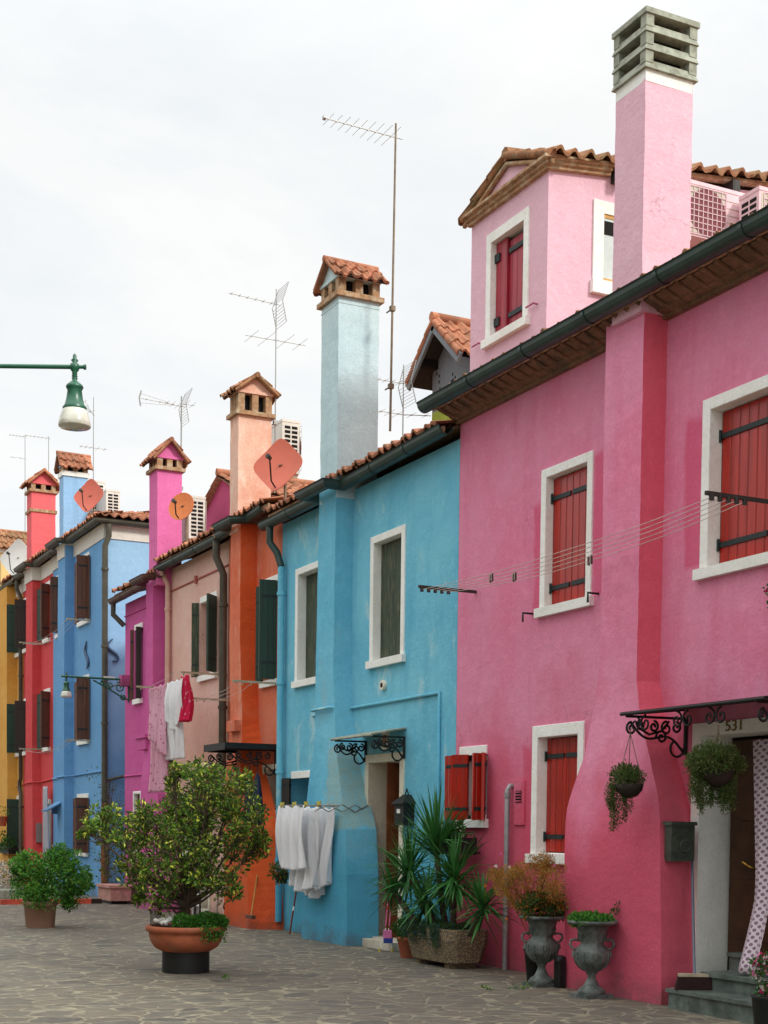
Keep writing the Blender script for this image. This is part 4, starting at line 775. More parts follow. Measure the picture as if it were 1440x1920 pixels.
def antenna(base, top, parts, label, mat=m_alu, r=.01, clamps=()):
    """parts: (z, kind, direction(+Y/-Y part length), ...)"""
    t = thing('tv_antenna', base, label, 'antenna', 'television antennas above the roofs'); b = MB(); B_, T_ = Vector(base), Vector(top); b.tube([B_, T_], [r, r*.8], 8)
    for z, x in clamps: p = B_.lerp(T_, (z-B_.z)/(T_.z-B_.z)); b.tube([p, p+Vector((x, .0, 0))], .01, 5); b.box(p.x-.03, p.x+.03, p.y-.03, p.y+.03, z-.03, z+.03)
    b.build('mast', mat, t)
    for (z, kind, L, n, el, yaw, tilt) in parts:
        p = B_.lerp(T_, (z-B_.z)/(T_.z-B_.z)); d = Vector((math.sin(yaw), -math.cos(yaw), tilt)).normalized(); s = d.cross(Vector((0, 0, 1))).normalized(); w = s.cross(d); b = MB()
        b.tube([p-d*.1*L, p+d*L], .006, 6)
        for i in range(n):
            q = p+d*L*(i+.6)/n; e = el*(1-.45*i/n)/2; b.tube([q-s*e, q+s*e], .0026, 4)
            b.obox(q, d*.009, s*.009, w*.009)
        if kind == 'tip': b.tube([p+d*L, p+d*(L+.03)], .028, 8)
        if kind == 'grid':
            for sg in (-1, 1):
                o = p-d*.02; e1 = (w*sg*.9+d*-.25).normalized()*.3
                for k in range(7): b.tube([o+e1*(k+1)/7-s*.2, o+e1*(k+1)/7+s*.2], .003, 4)
                for k in (-1, 1): b.tube([o+s*k*.2, o+s*k*.2+e1], .006, 4)
        if kind == 'bay':
            for k in range(-1, 2): b.tube([p+d*L+w*k*.08, p+d*L*.3+w*k*.02], .004, 4)
            b.tube([p+d*L-w*.13, p+d*(L+.03), p+d*L+w*.13], .012, 5)
        b.build('aerial', mat if kind != 'tip' else m_alu, t)
    return t
def col(px, py0, py1, Y, px1=None):
    p = at(px, py0, Y); q = at(px1 or px, py1, Y); return (p.x, p.y, p.z), (p.x, p.y, q.z)
b0, t0 = (-16.3, .3, 6.4), (-16.3, .33, 10.15)
antenna(b0, t0, [(9.98, 'tip', .95, 9, .55, 0, .02)], 'very tall rusty antenna mast strapped to the pale blue chimney', m_rust, .016, [(7.9, -.16), (6.95, -.16)])
b0, t0 = col(515, 925, 545, .32); antenna(b0, t0, [(at(515, 573, .32).z, 'grid', .75, 6, .16, 0, .05), (at(515, 640, .32).z, 'y', .48, 2, .75, 0, 0), (at(515, 640, .32).z, 'y', .48, 2, .75, math.pi, 0)], 'thin antenna with long crossbars beside the blotchy orange chimney', clamps=[(7.45, -.12)])
b0, t0 = col(338, 1190, 745, .2); antenna(b0, t0, [(at(340, 762, .2).z, 'grid', .3, 3, .4, 0, .1), (at(340, 762, .2).z, 'bay', .72, 3, .12, 0, .05), (at(340, 757, .2).z, 'y', .25, 2, .5, math.pi, .0)], 'antenna with wire grid reflector clamped to the magenta chimney', m_alu, .016, clamps=[(7.3, -.12), (6.3, -.12)])
b0, t0 = col(175, 935, 745, .3); antenna(b0, t0, [(at(175, 778, .3).z, 'bay', .3, 2, .3, .4, .6), (at(175, 840, .3).z, 'y', .3, 3, .3, 0, 0), (at(175, 840, .3).z, 'y', .3, 2, .35, math.pi, 0)], 'antenna rising directly behind the big green street lamp')
b0, t0 = col(47, 1000, 815, .6); antenna(b0, t0, [(at(47, 819, .6).z, 'y', .42, 5, .2, 0, 0), (at(47, 860, .6).z, 'y', .4, 2, .2, 0, 0)], 'thin antenna at far left with two short crossbars')
b0, t0 = col(91, 1010, 818, .3); antenna(b0, t0, [(at(91, 822, .3).z, 'y', .55, 6, .2, 0, 0)], 'antenna on white pole in front of the red chimney', clamps=[(8.1, -.1), (8.5, -.1)])
b0, t0 = col(755, 830, 685, 1.6); antenna(b0, t0, [(at(755, 720, 1.6).z, 'grid', .55, 5, .25, 0, 0), (at(755, 778, 1.6).z, 'y', .4, 3, .4, 0, 0), (at(755, 778, 1.6).z, 'y', .45, 2, .3, math.pi, .1)], 'low antenna with grid reflector between the tall mast and the grey gable')
# ================================================================ LAMPS
m_green = simple('green_lamp_paint', (24, 92, 66), .35, .2, 8, 0, spec=.6); m_lampglass = simple('milky_lamp_glass', (214, 214, 200), .12, .12, 6, 0, spec=.9, dirt=(186, 184, 168))
def lamp_head(t, c, k=1.0):
    c = Vector(c); P = lambda pr: [(r*k, z*k) for r, z in pr]
    b = MB(); b.lathe(c, P([(.006, .09), (.014, .075), (.012, .06), (.026, .045), (.014, .03), (.03, .02), (.036, 0), (.03, -.02), (.016, -.04), (.02, -.05), (.014, -.055), (.022, -.065), (.014, -.07), (.022, -.08), (.014, -.09), (.03, -.105), (.055, -.125), (.062, -.14), (.056, -.152), (.05, -.165), (.058, -.22), (.07, -.265), (.085, -.285), (.08, -.3)]), 24); b.build('lamp_hood', m_green, t)
    b = MB(); b.lathe(c, P([(.076, -.29), (.086, -.305), (.1, -.34), (.11, -.38), (.114, -.41), (.108, -.418), (.02, -.43)]), 28); b.build('lamp_shade', m_lampglass, t)
LP = CAM + (RT*((140-CX)/F)+UP*((CY-688)/F)+FW)*9.5; dl = -r0
post = LP+dl*1.15
t = thing('street_lamp', (post.x, post.y, 0), 'large dark green street lamp hanging on its arm at upper left', 'street lamp', 'green street lamps')
lamp_head(t, LP, .94)
b = MB(); b.tube([LP-dl*.0, LP+dl*1.15], .0145, 10); b.tube([LP, LP-dl*.06], .012, 8); b.tube([LP-dl*.06, LP-dl*.075], .018, 8); b.build('arm', m_green, t)
b = MB(); b.lathe((post.x, post.y, 0), [(.16, 0), (.16, .1), (.11, .14), (.1, .5), (.12, .54), (.07, .6), (.055, 1.2), (.07, 1.24), (.05, 1.3), (.04, LP.z-.1), (.06, LP.z), (.03, LP.z+.08), (.045, LP.z+.14), (.005, LP.z+.22)], 16); b.build('post', m_green, t)
LX, LZ = -26.6, 4.2
t = thing('wall_lamp', (LX, 0, LZ), 'small green lamp on scrolled bracket fixed to the magenta corner', 'street lamp', 'green street lamps')
lamp_head(t, (LX, -1.2, LZ), .92)
b = MB(); b.tube([(LX, .0, LZ), (LX, -1.3, LZ)], .02, 8); b.tube([(LX, -.02, LZ+.02), (LX, -.02, LZ-.42)], .018, 6)
b.tube([(LX, -.02, LZ-.38), (LX, -.2, LZ-.3), (LX, -.45, LZ-.16), (LX, -.7, LZ-.04)], .016, 6)
for u, z, rad, s in ((.2, -.15, .1, 1), (.38, -.12, .075, -1), (.53, -.09, .05, 1), (.12, -.33, .06, -1)): b.tube([(LX, -p, LZ+q) for p, q in spiral((u, z), rad, .015, 1, 1.5*s)], .013, 6)
b.build('bracket', m_green, t)
b = MB(); b.box(LX-.1, LX+.1, -.18, 0, LZ-.12, LZ+.08); b.build('junction_box', m_mag, t)
b = MB(); b.box(LX-.005, LX+.005, -.5, -.28, LZ-.0, LZ+.045); b.build('number_plate', m_white, t)
# ================================================================ WASHING LINES AND LAUNDRY
m_line = simple('clothes_line', (196, 180, 170), .6); m_bar = simple('weathered_bar', (58, 54, 50), .7); m_barw = simple('pale_wooden_bar', (176, 164, 140), .8)
def washing_line(loc, label, bars, offs, matb=m_bar, sag=.05, wire=.0035, weights=False):
    """bars: [(X, z, length)] sticking out of the wall, wires between the first two"""
    t = thing('washing_line', loc, label, 'washing line', 'washing lines on the facades')
    for (x, z, L, y0) in bars:
        b = MB(); b.box(x-.012, x+.012, -L, y0, z-.015, z+.015); b.tube([(x, y0, z-.02), (x, y0, z-.25), (x, -L*.45, z-.02)], .008, 5) if False else None
        for o in offs: b.tube([(x, -o, z-.0), (x, -o, z-.05)], .02 if weights else .009, 8)
        b.build('bar', matb, t)
    b = MB()
    (xa, za, _, _), (xb, zb, _, _) = bars[0], bars[1]
    for i, o in enumerate(offs):
        n = 14; b.tube([(lerp(xa, xb, k/n), -o-.01*math.sin(k), lerp(za-.03, zb-.03, k/n)-(sag+.012*i)*4*(k/n)*(1-k/n)) for k in range(n+1)], wire, 4)
    b.build('line', m_line, t); return t
wl_ = washing_line((-13.57, 0, 4.0), 'five long washing lines crossing in front of the pink facade', [(-13.57, 4.0, .7, 0), (-8.85, 4.02, .72, 0)], (.66, .58, .5, .42, .34), weights=True, sag=.06)
m_peg = simple('pale_pegs', (196, 170, 160), .6)
for x, o, z, lb in ((-12.3, .58, 3.93, 'faded pegs clipped on the lines just left of the pink upper window'), (-12.0, .5, 3.9, 'pegs on the lines in front of the pink upper window'), (-10.85, .42, 3.88, 'pegs on the lines in front of the pink chimney breast')):
    b = MB()
    for k in range(4): b.obox((x+k*.035, -o-.01*k, z-.02-.015*(k % 2)), (.006, 0, .004), (0, .006, 0), (.003*(-1)**k, 0, .035), k % 2)
    tag(b.build('clothes_peg', [m_peg, m_bar], loc=(x, -o, z)), lb, 'clothes pegs', 'clothes pegs left on the lines')
washing_line((-21.2, 0, 3.6), 'short washing line from salmon to orange house with pale wooden bars', [(-21.1, at(430, 1314).z, .75, 0), (-19.12, at(520, 1283).z, .72, 0)], (.66, .56, .44), m_barw)
ax0_ = lambda px, Y: at(px, 1285, Y).x; mz0_ = at(310, 1283, -.75).z
wm = washing_line((-23.6, 0, 3.8), 'washing line with laundry under the salmon house window', [(ax0_(278, -.75), mz0_+.03, .95, 0), (-21.3, mz0_+.12, .75, 0)], (.88, .7, .55), m_barw, sag=.04)
washing_line((-33.7, 0, 5.65), 'washing line below the top floor windows of the red and blue houses', [(-33.4, 5.62, .6, 0), (-29.4, 5.66, .5, 0)], (.5, .4, .3), m_barw, sag=.12); washing_line((-33.7, 0, 3.2), 'washing line below the middle windows of the red and blue houses', [(-33.4, 3.2, .6, 0), (-29.4, 3.2, .5, 0)], (.5, .4), m_barw, sag=.12)
def cloth(X0_, X1_, Y, zt, zb, mat, loc, label, cat='laundry', seed=0, folds=5, group=None, amp=.03, name='laundry', bell=0):
    rr = random.Random(seed); ph = [rr.uniform(0, 6.3) for _ in range(4)]; b = MB(); nu, nv = 80, 36; rows = []
    for j in range(nv+1):
        v = j/nv; row = []
        for i in range(nu+1):
            u = i/nu; z0 = zb(u) if callable(zb) else zb; zz = lerp(zt-.03*math.sin(u*math.pi*3)**2*(1-v), z0, v); a = amp*(.3+v*1.2)
            y = Y + a*.8*math.sin(u*folds*2*math.pi+ph[0]+v*1.4) + a*.45*math.sin(u*folds*4.7*math.pi+ph[1]-v*2) + a*.2*math.sin(u*folds*9.1*math.pi+ph[2]+v*3) + .02*math.sin(v*5+ph[2])
            x = lerp(X0_, X1_, u) + .02*math.sin(v*4+ph[3]+u*3)*v + bell*v*(u-.5)
            row.append((x, y, zz))
        rows.append(row)
    b.grid(rows, 0, True); h = b.build(name, mat, loc=loc); m = h['ob'].modifiers.new('thickness', 'SOLIDIFY'); m.thickness = .002
    return tag(h, label, cat, group)
def clothmat(name, col, dots=None, scale=30):
    t = NT(name); k = lin(col)
    if dots:
        v = t.n.new('ShaderNodeTexVoronoi'); v.inputs['Scale'].default_value = scale; t.l.new(t.tc.outputs['Object'], v.inputs[0]); k = t.mix(t.ramp(v.outputs['Distance'], .22, .3), lin(dots), k)
    t.bump(t.noise(9, 7, .7, dist=1.2), .7, .02); m = t.out(k, .9, 0, .1)
    tr = t.n.new('ShaderNodeBsdfTranslucent'); tr.inputs[0].default_value = lin(col); ms = t.n.new('ShaderNodeMixShader'); ms.inputs[0].default_value = .25
    o = [n for n in t.n if n.type == 'OUTPUT_MATERIAL'][0]; t.l.new(t.p.outputs[0], ms.inputs[1]); t.l.new(tr.outputs[0], ms.inputs[2]); t.l.new(ms.outputs[0], o.inputs[0]); return m
m_cw = clothmat('white_cotton', (250, 250, 252)); m_cp = clothmat('pink_flowered_cotton', (236, 184, 204), (196, 110, 140), 14); m_cr = clothmat('hot_pink_cotton', (226, 50, 92), (240, 150, 170), 12)
LG = 'laundry on the line at the salmon house'
ax_ = lambda px, Y: at(px, 1285, Y).x
mz_ = at(310, 1283, -.75).z
cloth(ax_(281, -.72), ax_(311, -.72), -.72, mz_, 2.0, m_cp, (-23, -.72, 3.8), 'long pink flowered sheet hanging on the line beside white laundry', seed=1, folds=3, group=LG)
cloth(ax_(280, -.78), ax_(310, -.78), -.78, mz_+.01, lambda u: 2.95-.4*u, m_cp, (-23, -.78, 3.8), 'shorter folded half of the pink flowered sheet in front of the long half', seed=2, folds=2, group=LG)
cloth(ax_(313, -.7), ax_(342, -.7), -.7, mz_+.01, 2.5, m_cw, (-22, -.7, 3.8), 'long white cloth hanging between pink sheet and red garment', seed=3, folds=3, group=LG)
cloth(ax_(311, -.77), ax_(340, -.77), -.77, mz_+.02, lambda u: 3.2-.25*math.sin(u*3.1), m_cw, (-22, -.77, 3.8), 'short white cloth draped in front of the longer white one', seed=4, folds=3, group=LG)
cloth(ax_(344, -.72), ax_(357, -.72), -.72, mz_+.06, 3.05, m_cr, (-21.5, -.72, 3.8), 'small hot pink garment at right end of the line', seed=5, folds=2, group=LG, amp=.05)
# drying rack on the blue wall
rk = thing('drying_rack', (-17.7, 0, 1.74), 'folding drying rack fixed to the blue wall, hung with white sheets', 'drying rack'); b = MB()
for y in (-.42, -.56, -.7): b.tube([(at(522, 1512, y).x, y, 1.735), (at(634, 1512, y).x, y, 1.72)], .007, 6)
b.build('rods', m_alu, rk); b = MB()
for x in (-17.45, -16.15):
    for k in range(4): b.tube([(x, -.02-k*.18, 1.65), (x, -.2-k*.18, 1.74)], .007, 5); b.tube([(x, -.02-k*.18, 1.74), (x, -.2-k*.18, 1.65)], .007, 5)
b.build('scissor_arms', m_alu, rk)
LB = 'white sheets on the rack at the blue house'
lx = lambda px, Y: at(px, 1515, Y).x
cloth(lx(524, -.7), lx(572, -.7), -.7, 1.73, lambda u: .9+.08*abs(u-.5), m_cw, (-17.3, -.7, 1.7), 'left white sheet on the rack, short and wide', seed=6, folds=3, group=LB, amp=.04)
cloth(lx(543, -.56), lx(598, -.56), -.56, 1.72, lambda u: .62+.2*abs(u-.5), m_cw, (-16.8, -.56, 1.7), 'middle white sheet on the rack, long and bunched to a point', seed=7, folds=3, group=LB, amp=.05, bell=-.2)
cloth(lx(572, -.44), lx(624, -.44), -.44, 1.71, lambda u: .5+.55*max(0, u-.5)+.1*(1-u), m_cw, (-16.4, -.44, 1.7), 'right white sheet on the rack, hanging lowest', seed=8, folds=3, group=LB, amp=.05, bell=-.25)
for i, x in enumerate((lx(527, -.7), lx(550, -.7), lx(572, -.7), lx(596, -.7))):
    b = MB(); b.obox((x, -.7, 1.74), (.008, 0, 0), (0, .012, 0), (0, 0, .035)); b.obox((x+.02, -.68, 1.745), (.008, 0, .004), (0, .01, 0), (.006, 0, .03))
    tag(b.build('clothes_peg', simple('yellow_pegs', (214, 200, 90), .5), loc=(x, -.7, 1.74)), ('yellow peg at the left corner of the left white sheet', 'yellow peg at the middle of the left white sheet', 'yellow peg above the middle white sheet', 'yellow peg above the right white sheet')[i], 'clothes peg', 'yellow pegs on the white sheets')
# ================================================================ FOLIAGE TOOLS
def leaf(b, p, d, L, w, m=0, rr=R, fold=.25):
    d = Vector(d).normalized(); s = d.cross(Vector((rr.uniform(-1, 1), rr.uniform(-1, 1), rr.uniform(-.2, 1)))).normalized(); n = s.cross(d)
    p = Vector(p); q = p+d*L*.5; b.face([p, q+s*w/2+n*w*fold, p+d*L-n*L*.1, q-s*w/2+n*w*fold], m)
def rnd(rr=R):
    while True:
        v = Vector((rr.uniform(-1, 1), rr.uniform(-1, 1), rr.uniform(-1, 1)))
        if .05 < v.length < 1: return v
def clump(b, c, r, n, L, w, mats, rr=R, out=.9, flat=1.0, sprigs=0.0):
    c = Vector(c)
    for _ in range(n):
        v = rnd(rr); v = v.normalized()*(v.length**.55); p = c+Vector((v.x*r, v.y*r, v.z*r*flat)); d = v*out+rnd(rr)*.7+Vector((0, 0, .25))
        if sprigs and rr.random() < sprigs: p += v*r*rr.uniform(.1, .6)
        k = rr.random(); m = mats[min(len(mats)-1, int(k*len(mats)))]
        leaf(b, p, d, L*rr.uniform(.6, 1.25), w*rr.uniform(.7, 1.2), m, rr)
def side(c, lat, z, dep=0.0): return Vector((c[0], c[1], 0)) + r0*lat + f0*dep + Vector((0, 0, z))
# big bowl with shrub
bc = atz(343, 1826)+f0*.2; bc.z = 0
bw = thing('planter_bowl', bc, 'wide terracotta bowl planter on a black plinth in the street', 'planter')
b = MB(); b.lathe(bc, [(.235, 0), (.235, .215)], 28); b.build('plinth', m_black, bw)
b = MB(); b.lathe(bc, [(.2, .2), (.25, .215), (.31, .25), (.35, .31), (.365, .37), (.365, .405), (.395, .41), (.4, .45), (.39, .465), (.35, .462), (.34, .43), (.1, .42)], 40); b.build('bowl', m_terra, bw)
b = MB(); b.lathe(bc, [(.34, .44), (.2, .455), (.01, .46)], 24, cap=False); b.build('soil', m_soil, bw)
sh = thing('shrub', bc+Vector((0, 0, .45)), 'big open shrub with dark and yellow green leaves growing in the terracotta bowl', 'shrub'); b = MB(); rr = random.Random(5)
lobes = [(180, 1545, .13), (205, 1560, .15), (235, 1560, .17), (262, 1600, .2), (300, 1560, .2), (330, 1590, .28), (322, 1495, .14), (318, 1455, .09), (395, 1480, .2), (430, 1500, .2), (465, 1545, .17), (395, 1560, .28), (440, 1590, .22), (470, 1600, .1), (300, 1645, .2), (355, 1640, .22), (400, 1645, .15), (255, 1650, .12), (230, 1620, .12), (370, 1520, .22), (400, 1452, .08), (345, 1540, .2), (300, 1690, .12), (425, 1660, .13), (250, 1690, .07), (165, 1565, .08), (440, 1470, .1), (485, 1575, .08), (365, 1465, .1), (280, 1530, .12)]
b.tube([side(bc, 0, .44), side(bc, .02, .6), side(bc, .0, .72)], [.035, .03, .028], 8)
tips = []
for (px, py, r) in lobes:
    lat = (px-343)/193; z = (1832-py)/193; dep = rr.uniform(-.45, .45) if r > .12 else rr.uniform(-.2, .2); c = side(bc, lat, z, dep); tips.append((c, r))
    s = side(bc, .02, .62+rr.uniform(0, .1)); mid = s.lerp(c, .5)+Vector((0, 0, -.08))+rnd(rr)*.05; b.tube([s, mid, c], [.02, .012, .005], 5)
    for _ in range(9):
        q = c+rnd(rr)*r*1.4; b.tube([mid.lerp(c, .6), q], [.006, .002], 4)
b.build('trunk', m_bark, sh); b = MB()
for c, r in tips:
    for _ in range(int(8+r*40)):
        v = rnd(rr); cc = c+v*r*1.25; clump(b, cc, r*.36*rr.uniform(.6, 1.2), int(16+100*r), .056, .024, [0, 0, 1, 1, 3, 2 if rr.random() < .6 else 1], rr, sprigs=.35)
b.build('foliage', [G1, G2, G3, GRED], sh); print('shrub leaves', len(b.f))
gc = MB()
for (la, dp, r) in ((.1, -.22, .1), (.2, -.15, .12), (.28, -.1, .12), (.0, -.2, .1), (.3, .05, .1), (.18, .2, .12), (-.05, .2, .1), (.33, -.05, .09)): clump(gc, side(bc, la, .5, dp), r, 420, .028, .02, [0, 1, 1], R, flat=.7)
for k in range(60): la = .2+R.random()*.2; clump(gc, side(bc, la, .46-R.random()*.12, -math.sqrt(max(0, .4**2-la**2))-.0), .03, 6, .026, .02, [0, 1])
tag(gc.build('ground_cover_plant', [G5, G4], loc=side(bc, .15, .46)), 'low bright green trailing plant under the shrub in the bowl', 'plant')
b = MB()
for k in range(14): q = side(bc, -.32+R.random()*.17, .48+R.random()*.05, -.1+R.random()*.15); b.lathe(q, [(.004, -.02), (.022, -.01), (.026, .004), (.018, .018), (.003, .024)], 7)
tag(b.build('white_stones', m_white, loc=side(bc, -.26, .48)), 'heap of white stones on the left side of the bowl', 'stones', kind='stuff')
b = MB()
for k in range(9): la = -.36+k*.012; b.tube([side(bc, la, .44, .05), side(bc, la, .62, .05)], .004, 4)
tag(b.build('wire_guard', m_black, loc=side(bc, -.32, .45)), 'small black wire guard at left rim of the bowl', 'wire guard')
# brown pot with bright bush
pc = atz(69, 1740)+f0*.2; pc.z = 0
t = thing('flower_pot', pc, 'brown plastic pot holding a bushy bright green plant at lower left', 'flower pot'); b = MB(); b.lathe(pc, [(.2, 0), (.225, .3), (.24, .31), (.24, .37), (.22, .37), (.21, .33), (.02, .33)], 28); b.build('pot', simple('brown_plastic_pot', (150, 112, 92), .55, .15, 4), t)
t = thing('bush', pc+Vector((0, 0, .34)), 'rounded bright green bush in the brown pot', 'bush'); b = MB(); q = MB(); rr = random.Random(9)
for (px, py, r) in ((40, 1640, .17), (60, 1625, .17), (90, 1620, .18), (120, 1620, .15), (140, 1640, .14), (80, 1655, .25), (110, 1660, .22), (45, 1660, .16), (130, 1670, .15), (100, 1605, .1), (60, 1675, .15), (118, 1695, .08), (150, 1655, .08), (30, 1635, .08)):
    c = side(pc, (px-69)/134, (1740-py)/134, rr.uniform(-.25, .25)); q.tube([side(pc, 0, .33), c], [.014, .004], 4)
    for _ in range(int(10+r*50)): clump(b, c+rnd(rr)*r*1.3, r*.38*rr.uniform(.6, 1.2), int(22+130*r), .055, .024, [0, 1, 1, 2], rr, sprigs=.15)
for k in range(16): a = rr.uniform(-.9, .9); s_ = side(pc, .1+rr.uniform(-.1, .1), .85, .1); leaf(b, s_, r0*a+Vector((0, 0, 1)), .3, .02, 0, rr)
q.build('stems', m_bark, t); b.build('foliage', [G5, G4, G2], t)
# white flowering bush at far left and its trough
wc = atz(2, 1692)+f0*.3; wc.z = 0; t = thing('flowering_bush', wc, 'whitish flowering bush at the left edge behind the brown pot', 'bush'); b = MB()
for k in range(26): clump(b, side(wc, -.1+R.uniform(-.3, .3), .3+R.random()*.42, R.uniform(-.3, .3)), .12, 60, .04, .022, [0, 1, 2, 2], R)
b.build('foliage', [G1, GG, FLW], t)
b = MB(); b.box(wc.x-.5, wc.x+.35, wc.y-.3, wc.y+.3, 0, .22); tag(b.build('planter_trough', m_stone, loc=wc), 'low grey stone trough under the whitish bush', 'planter')
bl0, bl1 = atz(-10, 1696), atz(180, 1694); b = MB(); dd = (bl1-bl0).normalized(); b.obox((bl0+bl1)/2+Vector((0, 0, .045)), (bl1-bl0)/2-dd*.1, Vector((-dd.y, dd.x, 0))*.05, (0, 0, .045), 0); b.obox(bl1+Vector((0, 0, .045)), dd*.1, Vector((-dd.y, dd.x, 0))*.048, (0, 0, .043), 1)
tag(b.build('wooden_beam', [simple('red_painted_wood', (206, 88, 66), .7, .3, 6), m_soil], loc=bl0), 'long red painted beam lying on the paving behind the pot', 'beam')
# trough at the magenta corner with climbing plant
b = MB(); b.box(-26.95, -26.1, -.5, -.1, .06, .3); b.box(-26.98, -26.07, -.53, -.07, .3, .35); b.box(-26.9, -26.2, -.45, -.15, 0, .06, 1)
tag(b.build('planter_trough', [simple('pink_concrete', (186, 140, 128), .9, .3, 12, bump=.4), m_black], loc=(-26.5, -.3, 0)), 'pinkish concrete trough beside the magenta wall corner', 'planter')
t = thing('climbing_plant', (-27.0, -.3, .3), 'tall thin climbing plant between blue corner house and magenta wall', 'plant'); b = MB(); q = MB()
for k in range(34):
    z = .4+R.random()**1.0*2.1; x = -27.3+R.uniform(-.35, .45); c = Vector((x, -.25+R.uniform(-.2, .2), z)); clump(b, c, .14, int(40*(1.3-z/2.6)), .05, .025, [0, 1, 2], R)
for k in range(6): q.tube([(-27.0, -.3, .3), (-27.1+R.uniform(-.2, .2), -.3, 1.2), (-27.2+R.uniform(-.4, .4), -.25, 2.3)], [.015, .01, .004], 5)
q.build('stems', m_bark, t); b.build('foliage', [G1, GRED, G2], t)
# ochre house flower boxes
for z, lb in ((.86, 'dark flower box with ferny plants under the lowest ochre house window'),):
    t = thing('flower_box', (-36.4, -.2, z), lb, 'flower box'); b = MB(); b.box(-37.0, -35.9, -.32, -.06, z-.12, z+.06); b.build('box', m_black, t); b = MB()
    for k in range(16): clump(b, (-37+R.random()*1.2, -.25+R.uniform(-.12, .1), z+.1+R.uniform(-.1, .25)), .13, 45, .06, .03, [0, 1], R)
    b.build('foliage', [G1, G5], t)
p = at(4, 1540, -.5); t = thing('hanging_pot', (p.x, p.y, p.z), 'small terracotta pot hanging on the ochre wall', 'hanging pot'); b = MB(); b.lathe((p.x, p.y, p.z), [(.09, -.12), (.13, .1), (.14, .12), (.12, .12)], 14); b.build('pot', m_terra, t); b = MB(); clump(b, (p.x, p.y, p.z+.22), .16, 120, .05, .03, [0, 1]); b.build('foliage', [G5, G2], t)
# red house: door curtain, grey box
cloth(-33.0, -32.6, -.12, 2.35, .25, clothmat('striped_curtain', (206, 206, 216)), (-32.8, -.1, 2.3), 'pale door curtain pulled out beside the red house doorway', 'curtain', seed=12, folds=3, name='door_curtain')
b = MB(); b.box(-33.95, -33.72, -.12, 0, 1.05, 1.5); b.box(-33.94, -33.73, -.125, -.12, 1.4, 1.42); tag(b.build('letter_box', m_plast_g, loc=(-33.8, 0, 1.2)), 'grey letter box left of the red house door', 'letter box')
b = MB(); b.obox((-31.3, -.35, 1.86), (.25, 0, 0), (0, .17, .1), (0, 0, .015)); b.box(-31.53, -31.5, -.3, 0, 1.7, 1.9); tag(b.build('rain_hood', m_b2, loc=(-31.3, 0, 1.8)), 'small blue painted rain hood on the corner house chimney breast', 'hood')
# ================================================================ BLUE / ORANGE HOUSE THINGS
def umbrella(x, y, z, label, col):
    t = thing('closed_umbrella', (x, y, z), label, 'umbrella', 'closed umbrellas under the black canopy'); b = MB(); rows = []
    for zz, rr_ in ((0, .012), (-.06, .03), (-.3, .055), (-.55, .075), (-.68, .07), (-.72, .03)):
        rows.append([(x+rr_*(1+.3*math.cos(4*a))*math.cos(a), y+rr_*(1+.3*math.cos(4*a))*math.sin(a), z+zz) for a in [k*2*math.pi/24 for k in range(24)]])
    b.grid(rows, 0, True, True); b.build('canopy', col, t); b = MB(); b.tube([(x, y, z+.12), (x, y, z), (x, y, z-.8)], .008, 6); b.build('shaft', m_black, t)
m_um = simple('navy_umbrella', (26, 34, 60), .6)
for px, lb in ((468, 'navy closed umbrella hanging at left under the black canopy'), (483, 'navy closed umbrella hanging at right under the black canopy')):
    p = at(px, 1450, -.55); umbrella(p.x, p.y, p.z, lb, m_um)
b = MB(); p0, p1 = at(470, 1722, -.5), at(487, 1610, -.2); b.tube([p0, p1], .012, 6); b.obox(p0+Vector((0, 0, .02)), (.12, 0, 0), (0, .03, 0), (0, 0, .025), 1)
tag(b.build('broom', [simple('bamboo', (186, 130, 60), .6), m_sh_brown], loc=p0), 'thin bamboo broom leaning on the orange wall', 'broom')
b = MB(); p0, p1 = at(543, 1752, -.4), at(560, 1640, -.3); b.tube([p0, p0.lerp(p1, .4)], .012, 6, 0); b.tube([p0.lerp(p1, .4), p0.lerp(p1, .47)], .0125, 6, 1); b.tube([p0.lerp(p1, .47), p1], .012, 6, 0)
tag(b.build('pole', [simple('brown_handle', (120, 60, 48), .5), m_white], loc=p0), 'red brown pole leaning on the blue wall below the sheets', 'pole')
p = at(528, 1640, -.25); t = thing('hanging_pot', (p.x, p.y, p.z), 'leafy pot hung on the blue drainpipe beside the orange doorway', 'hanging pot'); b = MB(); b.lathe(p, [(.07, -.12), (.1, .02), (.11, .03)], 14); b.build('pot', m_black, t); b = MB()
for k in range(7): clump(b, p+Vector((R.uniform(-.12, .12), R.uniform(-.1, .1), R.uniform(-.06, .12))), .08, 70, .04, .025, [0, 0, 1, 2])
b.build('foliage', [G1, G5, GOR], t)
# bicycle
def wheel(b, c, r, ax, m_t=0, m_r=1, m_s=2):
    ax = Vector(ax).normalized(); u = ax.orthogonal().normalized(); w = ax.cross(u); c = Vector(c)
    ring = lambda q, k: [c+(u*math.cos(i*2*math.pi/28)+w*math.sin(i*2*math.pi/28))*q for i in range(29)]
    b.tube(ring(r, 0), .017, 6, m_t, False); b.tube(ring(r-.022, 0), .009, 5, m_r, False)
    for i in range(14): a = i*2*math.pi/14; b.tube([c, c+(u*math.cos(a)+w*math.sin(a))*(r-.02)], .0015, 3, m_s)
    b.tube([c-ax*.04, c+ax*.04], .014, 6, m_s)
bp = Vector((-20.9, -.62, 0)); t = thing('bicycle', bp, 'small red and white bicycle parked behind the big shrub', 'bicycle'); ax = Vector((.25, 1, 0)).normalized(); fd = Vector((1, -.25, 0)).normalized()
P = lambda u, z: bp+fd*u+Vector((0, 0, z))
for u in (-.42, .42): b = MB(); wheel(b, P(u, .26), .25, ax); b.build('wheel', [m_black, m_alu, m_alu], t)
